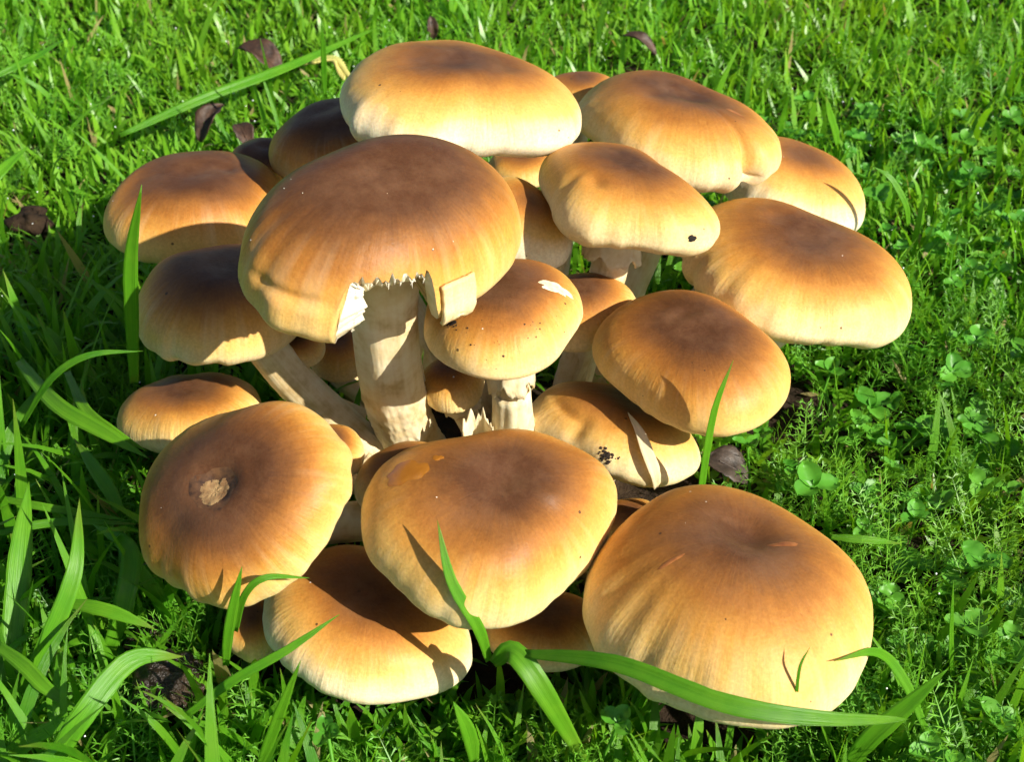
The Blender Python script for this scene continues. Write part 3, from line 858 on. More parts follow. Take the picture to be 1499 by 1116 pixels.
def blades(name, N, xr, yr, L, W, lean, curl, mat, seed, seg=4, dens=None, hue=(0, 1), label=None, cat=None, up=1.0, keep_hidden=0.04, lowr=0.80):
    """vectorised blades: ribbons of seg steps that bend over, then thinned where a mushroom stands"""
    g = np.random.default_rng(seed)
    x = g.uniform(*xr, N); y = g.uniform(*yr, N)
    if dens is not None:
        k = g.uniform(size=N) < dens(x, y); x, y = x[k], y[k]
    n = len(x)
    l = g.uniform(*L, n) * (0.75 + 0.5 * g.uniform(size=n) ** 2); w = g.uniform(*W, n)
    az = g.uniform(0, 2 * np.pi, n); le = np.abs(g.normal(lean[0], lean[1], n)); cu = g.normal(curl[0], curl[1], n)
    hd = np.stack([np.cos(az), np.sin(az)], -1)
    P = np.zeros((n, seg + 1, 3)); P[:, 0, 0] = x; P[:, 0, 1] = y; P[:, 0, 2] = bump_z(x, y) - 0.1
    T = np.zeros_like(P)
    for s in range(seg + 1):
        a = le + cu * (s / seg) ** 1.3
        T[:, s, :2] = hd * np.sin(a)[:, None]; T[:, s, 2] = np.cos(a) * up
        if s < seg: P[:, s + 1] = P[:, s] + T[:, s] * (l / seg)[:, None]
    P[..., 2] = np.maximum(P[..., 2], 0.05)
    # thin out: no blade through a cap, none rooted under a low cap, few in front of one
    bad = np.zeros(n, bool)
    for c in CAPL:
        near = np.hypot(x - c.c[0], y - c.c[1]) < c.R * 1.4 + 5
        if near.any():
            i = np.where(near)[0]
            bad[i] |= c.inside(P[i].reshape(-1, 3), 0.12).reshape(len(i), -1).any(1)
    for c in LOW:
        q = np.stack([x, y, np.full(n, c.c[2])], -1)
        d = q - c.c; r = np.hypot(d @ c.u, d @ c.v) / c.R
        bad |= r < (lowr if c.c[2] < 3.5 else 0.5)
    bad |= np.hypot(x, y * 1.0 + 1) < 4.5
    for p_, r_ in CLEAR:
        bad |= np.hypot(x - p_[0], y - p_[1]) < r_ * g.uniform(0.75, 1.1, n)
    scr = project(P[:, seg // 2:])
    tipd = (P[:, -1] - CAM) @ FWD
    for c in CAPL:
        cs = project(c.c[None])[0]; dep = (c.c - CAM) @ FWD
        rp = c.R * FPX / dep
        ins = ((((scr[..., 0] - cs[0]) / (rp * 0.98)) ** 2 + ((scr[..., 1] - cs[1]) / (rp * 0.80)) ** 2) < 1).any(1)
        bad |= ins & (tipd < dep) & (g.uniform(size=n) > keep_hidden)
    k = ~bad; P = P[k]; T = T[k]; l = l[k]; w = w[k]; n = len(P); az = az[k] + g.normal(0, 0.5, n)
    side = np.stack([-np.sin(az), np.cos(az), np.zeros(n)], -1)
    r = g.uniform(*hue, n)
    t = np.linspace(0, 1, seg + 1)
    prof = np.minimum(1, 0.55 + 1.5 * t) * np.where(t < 0.45, 1, 1 - ((t - 0.45) / 0.55) ** 1.6); prof[-1] = 0.03
    off = side[:, None, :] * (w[:, None] * prof[None] / 2)[..., None]
    tw = g.normal(0, 0.3, n)
    off[..., 2] += (w[:, None] * prof[None] / 2) * np.sin(tw)[:, None]
    V = np.stack([P - off, P + off], 2)         # n, seg+1, 2, 3
    lc = np.zeros((n, seg + 1, 2, 3)); lc[..., 0, 0] = -1; lc[..., 1, 0] = 1
    lc[..., 1] = t[None, :, None]; lc[..., 2] = r[:, None, None]
    base = (np.arange(n) * (seg + 1) * 2)[:, None]; s = (np.arange(seg) * 2)[None]
    a = base + s
    F = np.stack([a, a + 1, a + 3, a + 2], -1).reshape(-1, 4)
    o = mesh_obj(name, V.reshape(-1, 3), F, mat, None, (0, 0, 0), True, {'leaf_coord': lc.reshape(-1, 3)})
    tag(o, label, cat, None, 'stuff')
    return o

CLEAR = [
 ((-8.49, -10.12, 1.3), 1.15),
 ((-9.63, -7.96, 0.6), 0.55),
 ((-18.52, 12.76, 0.9), 1.0),
 ((-11.57, 25.37, 1.6), 0.8),
 ((-12.56, 19.32, 1.6), 0.5),
 ((6.22, -2.48, 1.6), 0.6),
 ((5.91, 27.15, 1.6), 0.9),
]
def zone_left(x, y): return sst(-2, -7, x) * sst(10, 2, y) 
def zone_front(x, y): return sst(-6, -10, y)
def zone_right(x, y): return sst(3, 8, x) * sst(12, 4, y)
def zone_back(x, y): return sst(3, 12, y)
blades('short_turf', 85000, (-46, 46), (-17, 62), (0.7, 1.5), (0.15, 0.30), (0.8, 0.4), (0.5, 0.4), M_TURF, 1, 2,
       lambda x, y: 0.75 + 0.25 * zone_back(x, y), (0.0, 1.0), 'short bright green turf between the taller blades', 'grass')
blades('lawn_grass', 26000, (-48, 48), (4, 66), (1.1, 2.5), (0.12, 0.28), (0.45, 0.35), (0.55, 0.5), M_TURF, 2, 4,
       lambda x, y: 0.25 + 0.75 * zone_back(x, y), (0.15, 1.0), 'bright green lawn grass behind the mushrooms', 'grass')
blades('meadow_grass', 12000, (-36, 36), (-19, 12), (1.6, 3.4), (0.13, 0.30), (0.3, 0.25), (0.7, 0.5), M_GRASS, 3, 5,
       lambda x, y: 0.25 + 0.75 * np.clip(zone_left(x, y) + 0.8 * zone_front(x, y), 0, 1), (0.0, 0.9), 'green grass around the front and sides of the clump', 'grass')
blades('broad_grass', 1500, (-34, -5), (-18, 10), (3.0, 5.4), (0.22, 0.42), (0.25, 0.2), (0.9, 0.5), M_GRASS, 4, 7,
       lambda x, y: zone_left(x, y), (0.1, 0.95), 'long broad grass blades left of the clump', 'grass')
blades('front_grass', 9000, (-13, 13), (-18, -6.5), (0.8, 1.7), (0.12, 0.30), (0.45, 0.3), (0.7, 0.5), M_GRASS, 7, 4,
       None, (0.0, 0.95), 'short grass in front of the clump', 'grass', keep_hidden=0.6, lowr=0.55)
blades('scattered_grass', 700, (-40, 44), (8, 62), (3.0, 4.6), (0.16, 0.30), (0.25, 0.2), (0.6, 0.5), M_GRASS, 5, 6,
       None, (0.1, 0.95), 'taller grass blades scattered over the lawn', 'grass')
blades('far_grass', 42000, (-130, 130), (-60, 170), (1.4, 2.8), (0.3, 0.6), (0.35, 0.3), (0.5, 0.4), M_TURF, 6, 2,
       lambda x, y: 1.0 * ((np.abs(x) > 45) | (y > 60) | (y < -17)), (0.0, 1.0), 'grass of the lawn further off', 'grass')

# feathery mayweed leaves: thin lobes along an axis, one mass of ground cover
def feathery(name, N, dens, seed, label):
    g = np.random.default_rng(seed)
    x = g.uniform(-32, 40, N); y = g.uniform(-17, 30, N)
    k = g.uniform(size=N) < dens(x, y); x, y = x[k], y[k]; n = len(x)
    l = g.uniform(1.3, 2.6, n); az = g.uniform(0, 2 * np.pi, n); le = g.uniform(0.2, 1.1, n)
    z0 = bump_z(x, y) + g.uniform(0, 0.7, n)
    hd = np.stack([np.cos(az) * np.sin(le), np.sin(az) * np.sin(le), np.cos(le)], -1)
    up_ = np.array([0, 0, 1.0])
    sd_ = np.cross(hd, up_); sd_ /= np.linalg.norm(sd_, axis=1)[:, None]; nr = np.cross(sd_, hd)
    root = np.stack([x, y, z0], -1)
    bad = np.zeros(n, bool)
    for c in CAPL:
        for q in (0, .5, 1): bad |= c.inside(root + hd * (l * q)[:, None], 0.35)
    for c in LOW:
        d = root - c.c; bad |= np.hypot(d @ c.u, d @ c.v) / c.R < 0.85
    bad |= np.hypot(x, y + 1) < 4.5
    scr = project(root + hd * l[:, None])
    tipd = (root - CAM) @ FWD
    for c in CAPL:
        cs = project(c.c[None])[0]; dep = (c.c - CAM) @ FWD; rp = c.R * FPX / dep
        ins = (((scr[:, 0] - cs[0]) / (rp * 0.98)) ** 2 + ((scr[:, 1] - cs[1]) / (rp * 0.82)) ** 2) < 1
        bad |= ins & (tipd < dep)
    for p_, r_ in CLEAR: bad |= np.hypot(x - p_[0], y - p_[1]) < r_
    k = ~bad; root, hd, sd_, nr, l = root[k], hd[k], sd_[k], nr[k], l[k]; n = len(root)
    V = []; LC = []
    r = g.uniform(0, 1, n)
    def sliver(a, d, length, w, s):
        """n slivers: two base points and a tip, thin kite"""
        m = a + d * (length * .5)[:, None]
        V.append(np.stack([a, m + s * (w / 2)[:, None], a + d * length[:, None], m - s * (w / 2)[:, None]], 1))
        lc = np.zeros((n, 4, 3)); lc[:, 2, 1] = .7; lc[..., 2] = r[:, None]; LC.append(lc)
    sliver(root, hd, l, 0.05 + 0 * l, sd_)
    for q in np.linspace(0.25, 0.95, 7):
        for sg in (-1, 1):
            b = root + hd * (l * q)[:, None]
            d = hd * 0.55 + sg * sd_ * 0.8 + nr * g.normal(0.15, 0.25, n)[:, None]; d /= np.linalg.norm(d, axis=1)[:, None]
            ln = l * 0.27 * (1.1 - 0.6 * q)
            sl = np.cross(d, nr)
            sliver(b, d, ln, 0.042 + 0 * l, sl)
            for e in (-1, 1):
                d2 = d * 0.75 + e * sl * 0.55 + nr * g.normal(0.1, 0.3, n)[:, None]; d2 /= np.linalg.norm(d2, axis=1)[:, None]
                sliver(b + d * (ln * .5)[:, None], d2, ln * 0.55, 0.040 + 0 * l, np.cross(d2, nr))
    V = np.concatenate(V).reshape(-1, 3); LC = np.concatenate(LC).reshape(-1, 3)
    F = np.arange(len(V)).reshape(-1, 4)
    o = mesh_obj(name, V, F, M_FINE, None, (0, 0, 0), False, {'leaf_coord': LC})
    tag(o, label, 'ground cover', None, 'stuff')
feathery('mayweed_foliage', 9000, lambda x, y: np.clip(0.9 * zone_right(x, y) + 0.35 * zone_left(x, y) + .5 * zone_front(x, y) + 0.15, 0, 1), 11, 'fine feathery mayweed leaves covering the ground beside the clump')

# clover: low leaves with three leaflets
def leaflet_mesh(l, w, seed, notch=0.12):
    g = np.random.default_rng(seed)
    rows = 9; V = []; LC = []
    for i in range(rows):
        t = i / (rows - 1)
        half = w * 0.5 * (math.sin(math.pi * min(t * 0.93 + 0.06, 1)) ** 0.62)
        for x in (-1, -0.5, 0, 0.5, 1):
            yy = t * l - (notch * l * (1 - abs(x)) if i == rows - 1 else 0)
            V.append((x * half * (1 + 0.05 * (i % 2) * abs(x)), yy, 0.26 * w * abs(x) + 0.14 * l * math.sin(t * 2.4) + 0.014 * g.normal()))
            LC.append((x, t * .7, g.uniform(.2, .9) * 0 + 0.5))
    return np.array(V), grid_faces(rows, 5, False)[:, ::-1], np.array(LC)

def place(V, loc, az, tilt, roll=0.0):
    ca, sa = math.cos(tilt), math.sin(tilt)
    R1 = np.array([[1, 0, 0], [0, ca, -sa], [0, sa, ca]])
    cr, sr = math.cos(roll), math.sin(roll)
    R0 = np.array([[cr, 0, sr], [0, 1, 0], [-sr, 0, cr]])
    cz, sz = math.cos(az), math.sin(az)
    R2 = np.array([[cz, -sz, 0], [sz, cz, 0], [0, 0, 1]])
    return V @ (R2 @ R1 @ R0).T + np.asarray(loc)

def clover(loc, size, az, tilt, seed, label):
    g = np.random.default_rng(seed)
    loc = np.array(loc, float)
    root_xy = loc[:2] + g.normal(0, 0.5, 2)
    gz = float(bump_z(root_xy[0], root_xy[1]))
    e = empty('clover_leaf', (root_xy[0], root_xy[1], gz))
    tag(e, label, 'clover', 'clover leaves right of the clump')
    pts = bez([(root_xy[0], root_xy[1], gz - .1), tuple(np.append(root_xy * .7 + loc[:2] * .3, gz + (loc[2] - gz) * .4)), tuple(np.append(root_xy * .2 + loc[:2] * .8, gz + (loc[2] - gz) * .8)), tuple(loc)], 4)
    T, _ = tube(pts, np.full(len(pts), 0.045), 6)
    lc = np.zeros((T.shape[0] * 6, 3)); lc[:, 2] = .8
    mesh_obj('stalk', T.reshape(-1, 3), grid_faces(len(pts), 6, True)[:, ::-1].copy(), M_CLOVER, e, loc, True, {'leaf_coord': lc})
    for k in range(3):
        V, F, LC = leaflet_mesh(size * 0.85, size * 0.75, seed * 3 + k)
        LC = LC.copy(); LC[:, 2] = np.clip(g.uniform(0.1, 1), 0, 1)
        a = (k - 1) * math.radians(105) + g.normal(0, .12)
        W = place(V, (0, 0, 0), a, g.normal(0.10, 0.12), g.normal(0, .15))
        W = place(W, loc, az, tilt)
        mesh_obj('leaflet', W, F.copy(), M_CLOVER, e, loc, True, {'leaf_coord': LC})

CLOVERS = [
 ((11.07, 0.36, 1.6), 0.95, 5.06, -0.01, 'large upturned clover leaf right of the plump oval cap'),
 ((12.38, -0.45, 1.4), 0.85, 3.24, 0.33, 'clover leaf below the flat tan cap, beside the large upturned one'),
 ((8.51, -3.65, 2.0), 0.9, 0.34, 0.27, 'clover leaf standing behind the large front right cap'),
 ((8.27, -2.48, 1.6), 0.6, 2.57, 0.09, 'small clover leaf close to the brown dead leaf'),
 ((13.98, 1.99, 1.8), 0.75, 0.31, 0.58, 'clover leaf under the right end of the flat tan cap'),
 ((15.19, 3.64, 1.8), 0.8, 4.10, 0.00, 'pale clover leaf at the right border near the flat tan cap'),
 ((13.38, 3.29, 1.5), 0.7, 2.73, 0.57, 'clover leaf just below the rim of the flat tan cap'),
 ((14.08, -0.94, 1.6), 0.75, 5.64, -0.10, 'clover leaf near the right border at middle height'),
 ((12.62, -6.39, 1.8), 0.85, 2.46, 0.02, 'clover leaf near the right border, level with the large front cap'),
 ((11.28, -4.48, 1.6), 0.65, 4.25, 0.15, 'clover leaf in the feathery leaves right of the large front cap'),
 ((6.97, -1.64, 1.8), 0.6, 3.49, 0.36, 'small clover leaf under the plump oval cap'),
 ((10.16, 2.25, 1.6), 0.65, 5.52, 0.13, 'clover leaf in the shade right of the plump oval cap'),
 ((17.15, 7.99, 1.6), 0.7, 4.27, 0.42, 'clover leaf at the right border beside the flat tan cap'),
 ((15.86, 10.02, 1.6), 0.7, 1.43, 0.20, 'clover leaf above the right end of the flat tan cap'),
 ((2.45, -12.1, 2.4), 0.55, 5.48, 0.22, 'small clover leaf at the bottom below the long lying blade'),
 ((-4.26, -12.24, 2.2), 0.55, 4.44, 0.25, 'small round clover leaf at the bottom under the low front cap'),
 ((-15.37, 3.03, 2.6), 0.6, 3.16, 0.19, 'small clover leaf at the left border among feathery leaves'),
]
for i, (loc, size, az, tilt, label) in enumerate(CLOVERS):
    clover(loc, size, az, tilt, 40 + i, label)

def clover_cover(N, seed):
    """small clover leaves too many to pick apart"""
    g = np.random.default_rng(seed); V = []; F = []; LC = []; off = 0; n = 0
    while n < N:
        x = g.uniform(6, 34); y = g.uniform(-14, 22)
        if x < 9 and y < 4 and g.uniform() < .5: continue
        z = g.uniform(0.5, 1.9) + float(bump_z(x, y))
        p = np.array([x, y, z])
        if any(c.inside(p[None], 0.7)[0] for c in CAPL): continue
        if any(math.hypot(x - c.c[0], y - c.c[1]) < c.R * .9 for c in LOW): continue
        sc_ = project(p[None])[0]
        cov = False
        for c in CAPL:
            cs = project(c.c[None])[0]; dep = (c.c - CAM) @ FWD; rp = c.R * FPX / dep
            if ((sc_[0] - cs[0]) / rp) ** 2 + ((sc_[1] - cs[1]) / (rp * .85)) ** 2 < 1.1 and (p - CAM) @ FWD < dep: cov = True
        if cov: continue
        n += 1
        size = g.uniform(0.36, 0.68); az = g.uniform(0, 6.28); tl = g.normal(0, .35); r = g.uniform(0, .9)
        for k in range(3):
            v, f, lc = leaflet_mesh(size, size * .86, n * 3 + k)
            w = place(place(v, (0, 0, 0), (k - 1) * math.radians(110), g.normal(.1, .15)), p, az, tl)
            lc[:, 2] = r; V.append(w); F.append(f + off); LC.append(lc); off += len(v)
    o = mesh_obj('clover_cover', np.vstack(V), np.vstack(F), M_CLOVER, None, (0, 0, 0), True, {'leaf_coord': np.vstack(LC)})
    tag(o, 'low clover leaves spread through the grass on the right', 'clover', None, 'stuff')
clover_cover(620, 90)

# ------------------------------------------------------------------ single grass blades one can pick out
# label, centreline points in centimetres from root to tip, width, facing, colour 0..1, dry
BLADES = [
 ('upright blade in front of the amber patched cap', [(-0.53, -11.3, 3.66), (-0.76, -11.3, 4.77), (-1.35, -10.95, 5.95), (-1.65, -10.2, 7.07)], 0.274, 0.2, 0.75, ''),
 ('thin upright blade in front of the plump oval cap', [(4.99, -5.6, 2.68), (5.02, -5.4, 4.22), (5.17, -5.1, 6.05), (5.58, -4.7, 7.35)], 0.228, 0.5, 0.7, ''),
 ('dry straw coloured blade leaning on the folded mushroom', [(3.91, -4.9, 3.18), (3.81, -4.95, 3.75), (3.61, -4.58, 4.16), (3.43, -3.99, 4.39), (3.17, -3.26, 4.46)], 0.341, 0.3, 0.5, 'dry'),
 ('broad blade arching down from the front centre to the bottom edge', [(-0.43, -11.4, 3.68), (0.04, -11.6, 4.29), (0.78, -12.2, 3.46), (1.95, -12.4, 0.73)], 0.523, 0.1, 0.454, 'both'),
 ('long broad blade lying across the foot of the large front right cap', [(0.19, -11.6, 4.27), (2.22, -12.6, 5.11), (4.47, -13.55, 4.97), (6.53, -13.6, 4.53), (8.71, -13.0, 3.71)], 0.413, 0.0, 0.2, 'both'),
 ('slim blade rising across the low cream rimmed front cap', [(-7.61, -11.9, 2.39), (-6.4, -11.7, 3.42), (-5.11, -11.4, 4.15), (-3.92, -10.9, 4.78)], 0.226, 0.2, 0.6, ''),
 ('small curled blade over the lower rim of the scarred cap', [(-6.41, -10.7, 3.98), (-6.05, -10.7, 5.2), (-5.52, -10.6, 5.67), (-4.6, -10.4, 5.44)], 0.171, 0.0, 0.6, ''),
 ('narrow upright blade below the scarred cap', [(-6.74, -10.9, 3.01), (-6.54, -10.9, 4.09), (-6.28, -10.8, 5.13), (-6.03, -10.6, 6.02)], 0.241, 0.3, 0.6, ''),
 ('tall upright blade in front of the back left cap', [(-10.33, -2.8, 5.14), (-9.97, -2.8, 7.64), (-9.67, -2.8, 9.33), (-9.04, -2.9, 11.36)], 0.380, 0.3, 0.6, ''),
 ('thin dark blade arching right above the small low left cap', [(-12.49, -5.5, 5.82), (-11.39, -5.5, 7.36), (-10.35, -5.4, 8.02), (-9.08, -5.2, 8.0)], 0.187, 0.0, 0.1, ''),
 ('broad blade slanting down to the low left cap', [(-14.58, -0.04, 3.8), (-12.88, -2.28, 4.0), (-11.33, -3.29, 3.8), (-9.96, -3.98, 3.4)], 0.442, 0.2, 0.6, ''),
 ('second blade slanting down above the broad slanting one', [(-13.02, -0.6, 3.8), (-11.99, -2.46, 3.9), (-11.04, -3.29, 3.8), (-10.06, -3.7, 3.4)], 0.294, 0.4, 0.65, ''),
 ('short pointed leaf tip below the slanting blades at left', [(-10.7, -4.99, 2.4), (-11.07, -4.52, 2.8), (-11.65, -3.76, 3.0), (-12.45, -2.65, 3.0)], 0.398, 0.2, 0.75, ''),
 ('wide blade bent like a hook left of the scarred cap', [(-10.3, -8.83, 1.2), (-9.83, -8.29, 2.4), (-9.81, -7.27, 3.2), (-10.97, -6.34, 3.2)], 0.530, 0.4, 0.6, ''),
 ('narrow blade reaching right along the left border', [(-13.99, -5.09, 3.0), (-12.5, -5.67, 3.2), (-11.43, -5.72, 3.0), (-10.22, -5.78, 2.8)], 0.216, 0.0, 0.8, ''),
 ('dull level blade crossing the hooked blade', [(-13.52, -6.5, 3.0), (-12.36, -6.24, 3.1), (-11.31, -6.14, 3.1), (-9.84, -6.04, 2.9)], 0.229, 0.0, 0.35, ''),
 ('tall blade rising from the lower left corner', [(-12.04, -11.0, 1.5), (-11.15, -10.37, 3.0), (-10.46, -9.26, 4.4), (-10.52, -7.71, 5.4)], 0.443, 0.4, 0.7, ''),
 ('short level leaf pointing right below the hooked blade', [(-10.96, -8.93, 3.0), (-10.21, -9.16, 3.1), (-9.51, -9.34, 3.0), (-8.73, -9.51, 2.7)], 0.342, 0.0, 0.75, ''),
 ('big blade arching out of the bottom left corner', [(-10.32, -13.48, 2.5), (-9.51, -12.84, 3.6), (-8.66, -11.59, 4.0), (-7.6, -11.13, 3.6)], 0.514, 0.3, 0.7, ''),
 ('upright blade at the bottom left of the low front cap', [(-5.73, -13.0, 2.09), (-5.37, -13.0, 3.09), (-4.96, -13.0, 4.28), (-4.48, -12.9, 5.55)], 0.258, 0.3, 0.8, ''),
 ('short wide pointed blade at the bottom centre', [(-0.85, -13.2, 2.49), (-0.9, -13.2, 3.16), (-1.03, -13.2, 3.83), (-1.27, -13.1, 4.45)], 0.334, 0.2, 0.8, ''),
 ('blade running from the left border down to the bottom', [(-12.22, -10.44, 3.2), (-11.4, -11.06, 3.2), (-10.73, -11.6, 3.0), (-9.9, -11.96, 2.6)], 0.352, 0.2, 0.6, ''),
 ('very wide pale blade at the left border', [(-12.39, -10.38, 1.5), (-12.37, -8.93, 2.6), (-12.4, -7.54, 3.6), (-12.46, -6.0, 4.4)], 0.607, 0.5, 0.65, ''),
 ('wide blade at the bottom right beside the large front cap', [(7.74, -12.6, 1.28), (8.1, -12.6, 2.43), (8.73, -12.5, 3.41), (9.59, -12.3, 4.57)], 0.476, 0.1, 0.6, ''),
 ('blade curling over the right rim of the large front cap', [(9.78, -12.0, 1.76), (9.09, -11.5, 3.13), (8.32, -11.4, 4.06), (6.99, -12.45, 5.0)], 0.242, 0.2, 0.75, ''),
 ('hair thin tendril standing in front of the large front cap', [(6.19, -13.1, 4.05), (6.11, -13.05, 4.8), (6.13, -12.9, 5.4), (6.32, -12.7, 5.73)], 0.075, 0.2, 0.5, ''),
 ('long flat stalk lying diagonally across the lawn behind', [(-15.89, 17.2, 2.2), (-12.69, 19.16, 2.9), (-9.69, 22.11, 2.9), (-6.27, 27.48, 2.4)], 0.456, 0.0, 0.55, 'both'),
 ('upright dark blade behind the highest cap', [(-6.93, 14.0, 5.5), (-6.9, 14.0, 6.45), (-6.84, 14.0, 7.38), (-6.82, 14.0, 8.42)], 0.213, 0.4, 0.2, ''),
 ('pale blade tip entering at the left border', [(-19.43, 11.06, 3.0), (-18.98, 11.5, 3.4), (-18.61, 12.26, 3.6), (-18.26, 13.69, 3.6)], 0.467, 0.0, 0.8, ''),
 ('greyish blade at the upper left corner', [(-22.31, 20.98, 2.8), (-21.38, 21.89, 3.0), (-20.59, 23.28, 3.0), (-20.07, 25.48, 2.8)], 0.349, 0.0, 0.3, ''),
 ('thin upright blade at the right of the large front cap', [(11.62, -9.5, -0.69), (11.14, -9.5, 0.94), (10.8, -9.5, 2.49), (10.52, -9.4, 4.32)], 0.176, 0.4, 0.6, ''),
 ('upright blade on the lawn right of the creased mushroom', [(12.1, 13.0, 4.0), (11.91, 13.0, 4.61), (11.61, 13.0, 5.31), (11.38, 13.0, 6.04)], 0.321, 0.3, 0.7, ''),
 ('blade arching beside the far right pale rimmed cap', [(13.31, 7.0, 4.17), (13.07, 7.0, 4.96), (12.49, 7.2, 5.82), (11.87, 7.4, 6.19)], 0.231, 0.2, 0.6, ''),
 ('short level blade pointing right of the large front cap', [(8.56, -5.79, 2.2), (9.06, -5.97, 2.3), (9.68, -6.04, 2.3), (10.51, -5.87, 2.0)], 0.218, 0.0, 0.7, ''),
]
CAMV = CAM.copy()
def hero_blade(i, label, pts, width, twist, hue, kind):
    g = np.random.default_rng(900 + i)
    path = bez(pts, 7); n = len(path); t = np.linspace(0, 1, n)
    tan = np.gradient(path, axis=0); tan /= np.linalg.norm(tan, axis=1)[:, None]
    face = np.array([math.sin(twist) * 0.9, -0.75, 0.75 * math.cos(twist)])
    sd_ = np.cross(tan, face); sd_ /= np.linalg.norm(sd_, axis=1)[:, None]
    nr = np.cross(sd_, tan)
    prof = np.minimum(1, 0.62 + 1.3 * t) * np.where(t < 0.5, 1, 1 - ((t - 0.5) / 0.5) ** 1.9); prof[-1] = 0.02
    if kind == 'both': prof = np.sin(np.pi * np.clip(0.06 + t * 0.94, 0, 1)) ** 0.55; prof[-1] = .02
    V = []; LC = []
    for x in (-1, -0.5, 0, 0.5, 1):
        fold = 0.20 * abs(x) * width
        V.append(path + sd_ * (x * width / 2 * prof)[:, None] * (1 + 0.02 * g.normal(size=n))[:, None] + nr * (fold * prof * 0.6)[:, None])
        LC.append(np.stack([np.full(n, x), t, np.full(n, hue)], -1))
    V = np.stack(V, 1); LC = np.stack(LC, 1)
    F = grid_faces(n, 5, False)
    o = mesh_obj('grass_blade', V.reshape(-1, 3), F, M_DRY if kind == 'dry' else M_GRASS, None, pts[0], True, {'leaf_coord': LC.reshape(-1, 3)})
    tag(o, label, 'grass blade', 'single blades around the clump')
    m = o.modifiers.new('thick', 'SOLIDIFY'); m.thickness = 0.012 * S; m.offset = 0
for i, b in enumerate(BLADES): hero_blade(i, *b)

# a grass seed head lying behind the clump
def seed_head(pts, label):
    path = bez(pts, 8)
    e = empty('seed_head', pts[0]); tag(e, label, 'seed head')
    T, _ = tube(path, np.full(len(path), 0.05), 6)
    lc = np.zeros((len(path) * 6, 3)); lc[:, 2] = .5
    mesh_obj('stalk', T.reshape(-1, 3), grid_faces(len(path), 6, True)[:, ::-1].copy(), M_DRYTIP, e, pts[0], True, {'leaf_coord': lc})
    tan = np.gradient(path, axis=0); tan /= np.linalg.norm(tan, axis=1)[:, None]
    k0 = len(path) // 3
    for i in range(k0, len(path)):
        for sg in (-1, 1):
            sd_ = np.cross(tan[i], [0, 0, 1.0]); sd_ /= np.linalg.norm(sd_)
            d = tan[i] * 0.8 + sg * sd_ * 0.45 + np.array([0, 0, 0.15]); d /= np.linalg.norm(d)
            a = np.cross(d, [0, 0, 1.0]); a /= np.linalg.norm(a); b = np.cross(a, d)
            V = [path[i]]; 
            for q, w in ((.35, .10), (.7, .08)):
                for k in range(5):
                    V.append(path[i] + d * 0.5 * q + w * (math.cos(k * 1.2566) * a + math.sin(k * 1.2566) * b))
            V.append(path[i] + d * 0.52)
            F = [[0, 1 + (k + 1) % 5, 1 + k] for k in range(5)] + [[1 + k, 1 + (k + 1) % 5, 6 + (k + 1) % 5, 6 + k] for k in range(5)] + [[6 + k, 6 + (k + 1) % 5, 11] for k in range(5)]
            lc = np.zeros((12, 3)); lc[:, 2] = random.random()
            mesh_obj('grain', V, F, M_DRYTIP, e, path[i], True, {'leaf_coord': lc})
seed_head(
[(-9.82, 23.63, 2.2), (-8.94, 23.4, 2.5), (-7.95, 23.46, 2.6), (-7.36, 22.72, 2.3)]
, 'yellow green braided seed head curling behind the clump')

# dead leaves and soil
def dead_leaf(loc, l, w, az, tilt, curl, mat, label, seed):
    g = np.random.default_rng(seed); rows, cols = 14, 9; V = []
    for i in range(rows):
        t = i / (rows - 1); half = w / 2 * math.sin(math.pi * min(0.04 + t * .96, 1)) ** .6
        for j in range(cols):
            x = -1 + 2 * j / (cols - 1)
            z = curl * (abs(x) ** 1.6) * half + 0.22 * l * math.sin(t * 2.6) + 0.05 * math.sin(9 * t + 4 * x) * half - 0.05 * half * math.exp(-(x / .12) ** 2) + .012 * g.normal()
            V.append((x * half * (1 + .05 * g.normal()), (t - .5) * l, z))
    V = place(np.array(V), loc, az, tilt)
    F = grid_faces(rows, cols, False)[:, ::-1].copy()
    root = mesh_obj('dead_leaf', V, F, mat, None, loc, True)
    tag(root, label, 'dead leaf')
    m = root.modifiers.new('thick', 'SOLIDIFY'); m.thickness = 0.03 * S
    rib = bez([tuple(V[(rows // 4 * k) * cols + cols // 2] + np.array([0, 0, .02])) for k in range(4)], 4)
    T, _ = tube(rib, np.full(len(rib), 0.03), 5)
    mesh_obj('midrib', T.reshape(-1, 3), grid_faces(len(rib), 5, True), mat, root, loc, True)
dead_leaf((6.22, -2.48, 1.6), 1.4, 1.35, 1.3, 0.25, 0.18, M_DEADGREY, 'grey brown dead leaf between the plump oval cap and front right cap', 1)
dead_leaf((-11.57, 25.37, 1.6), 2.4, 1.5, 1.1, 0.2, 0.5, M_DEAD, 'curled dark brown dead leaf behind the lying stalk', 2)
dead_leaf((-12.56, 19.32, 1.6), 1.9, 1.0, -0.6, 0.5, 0.6, M_DEAD, 'rolled red brown dead leaf behind the back left cap', 3)
dead_leaf((-11.17, 18.42, 1.5), 1.3, 0.8, 0.5, 0.3, 0.6, M_DEAD, 'small red brown dead leaf touching the small back left cap', 4)
dead_leaf((-3.82, 28.88, 1.8), 1.1, 0.5, 0.2, 1.1, 0.7, M_DEAD, 'narrow dark dead leaf standing behind the highest cap', 5)
dead_leaf((5.91, 27.15, 1.6), 1.8, 0.8, 1.2, 0.3, 0.5, M_DEAD, 'flat brown dead leaf on the lawn behind the creased mushroom', 6)

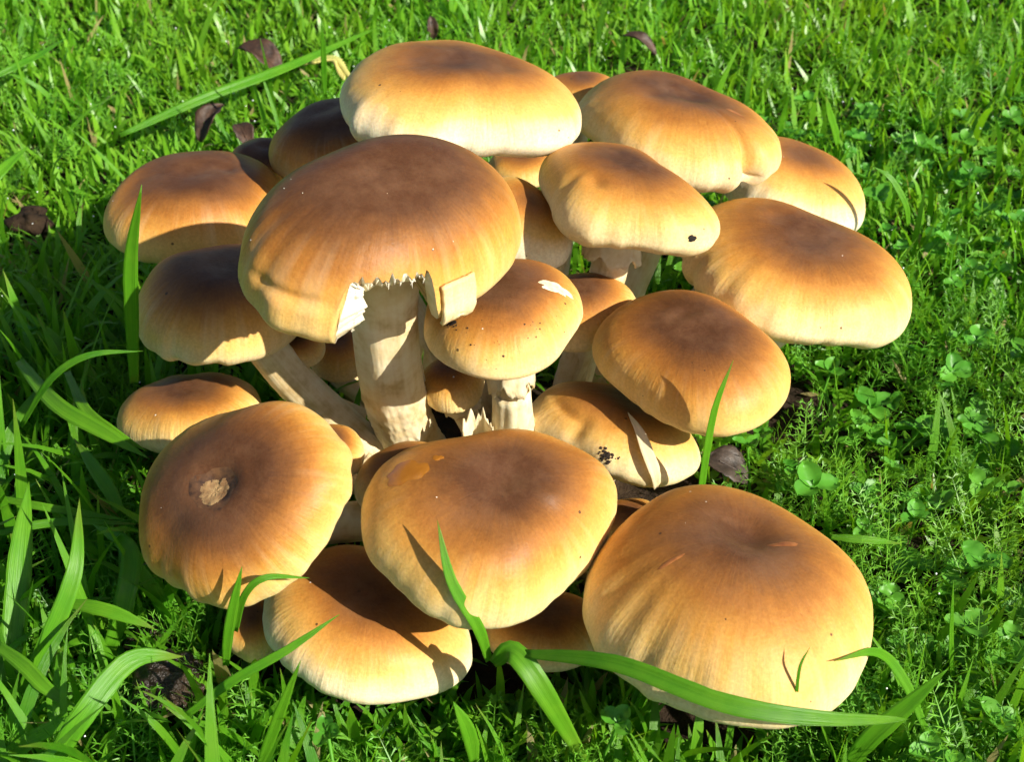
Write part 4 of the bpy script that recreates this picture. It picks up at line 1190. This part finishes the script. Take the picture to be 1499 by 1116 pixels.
def clod(loc, r, mat, label, seed, name='soil_clod', squash=.7):
    g = np.random.default_rng(seed); n, m = 26, 40
    th = np.linspace(0, 2 * np.pi, m, endpoint=False); ph = np.linspace(0.02, math.pi - .02, n)
    T, Pp = np.meshgrid(th, ph)
    D = np.stack([np.sin(Pp) * np.cos(T), np.sin(Pp) * np.sin(T), np.cos(Pp)], -1)
    rad = np.ones(T.shape)
    for f, a in ((2, .16), (4, .13), (8, .10), (15, .05)):
        for _ in range(3):
            k = g.normal(size=3) * f * .7; rad += a * np.sin(D @ k + g.uniform(0, 6.28)) * .7
    V = D * (rad * r)[..., None]; V[..., 2] *= squash
    o = mesh_obj(name, V.reshape(-1, 3) + np.array(loc), grid_faces(n, m, True), mat, None, loc, True)
    tag(o, label, 'soil clod')
clod((-8.49, -10.12, 1.3), 0.8, M_WET, 'wet black soil clod in the grass below the scarred cap', 1)
clod((-9.63, -7.96, 0.6), 0.5, M_WET, 'dark brown soil clod in the shade left of the scarred cap', 2)
clod((-18.52, 12.76, 0.9), 0.65, M_SOIL, 'dull brown soil clod near the left border', 3)

# dew: tiny drops on the grass
def dew(N, seed):
    g = np.random.default_rng(seed)
    x = g.uniform(-30, 36, N); y = g.uniform(-15, 55, N); z = bump_z(x, y) + g.uniform(0.9, 2.2, N)
    P = np.stack([x, y, z], -1)
    bad = np.hypot(x, y + 1) < 4
    for c in CAPL:
        bad |= c.inside(P, 0.4)
        bad |= np.hypot(x - c.c[0], y - c.c[1]) < c.R * 1.05
    P = P[~bad]; r = g.uniform(0.016, 0.036, len(P)); n = len(P)
    rows, m = 5, 8
    th = np.linspace(0, 2 * np.pi, m, endpoint=False); ph = np.linspace(.05, math.pi - .05, rows)
    T, Pp = np.meshgrid(th, ph)
    D = np.stack([np.sin(Pp) * np.cos(T), np.sin(Pp) * np.sin(T), np.cos(Pp)], -1).reshape(-1, 3)
    V = P[:, None] + D[None] * r[:, None, None]
    f = grid_faces(rows, m, True)
    F = (f[None] + (np.arange(n) * rows * m)[:, None, None]).reshape(-1, 4)
    o = mesh_obj('dew_drops', V.reshape(-1, 3), F, M_DEW)
    tag(o, 'tiny glinting dew drops scattered over the grass', 'dew', None, 'stuff')
dew(520, 61)
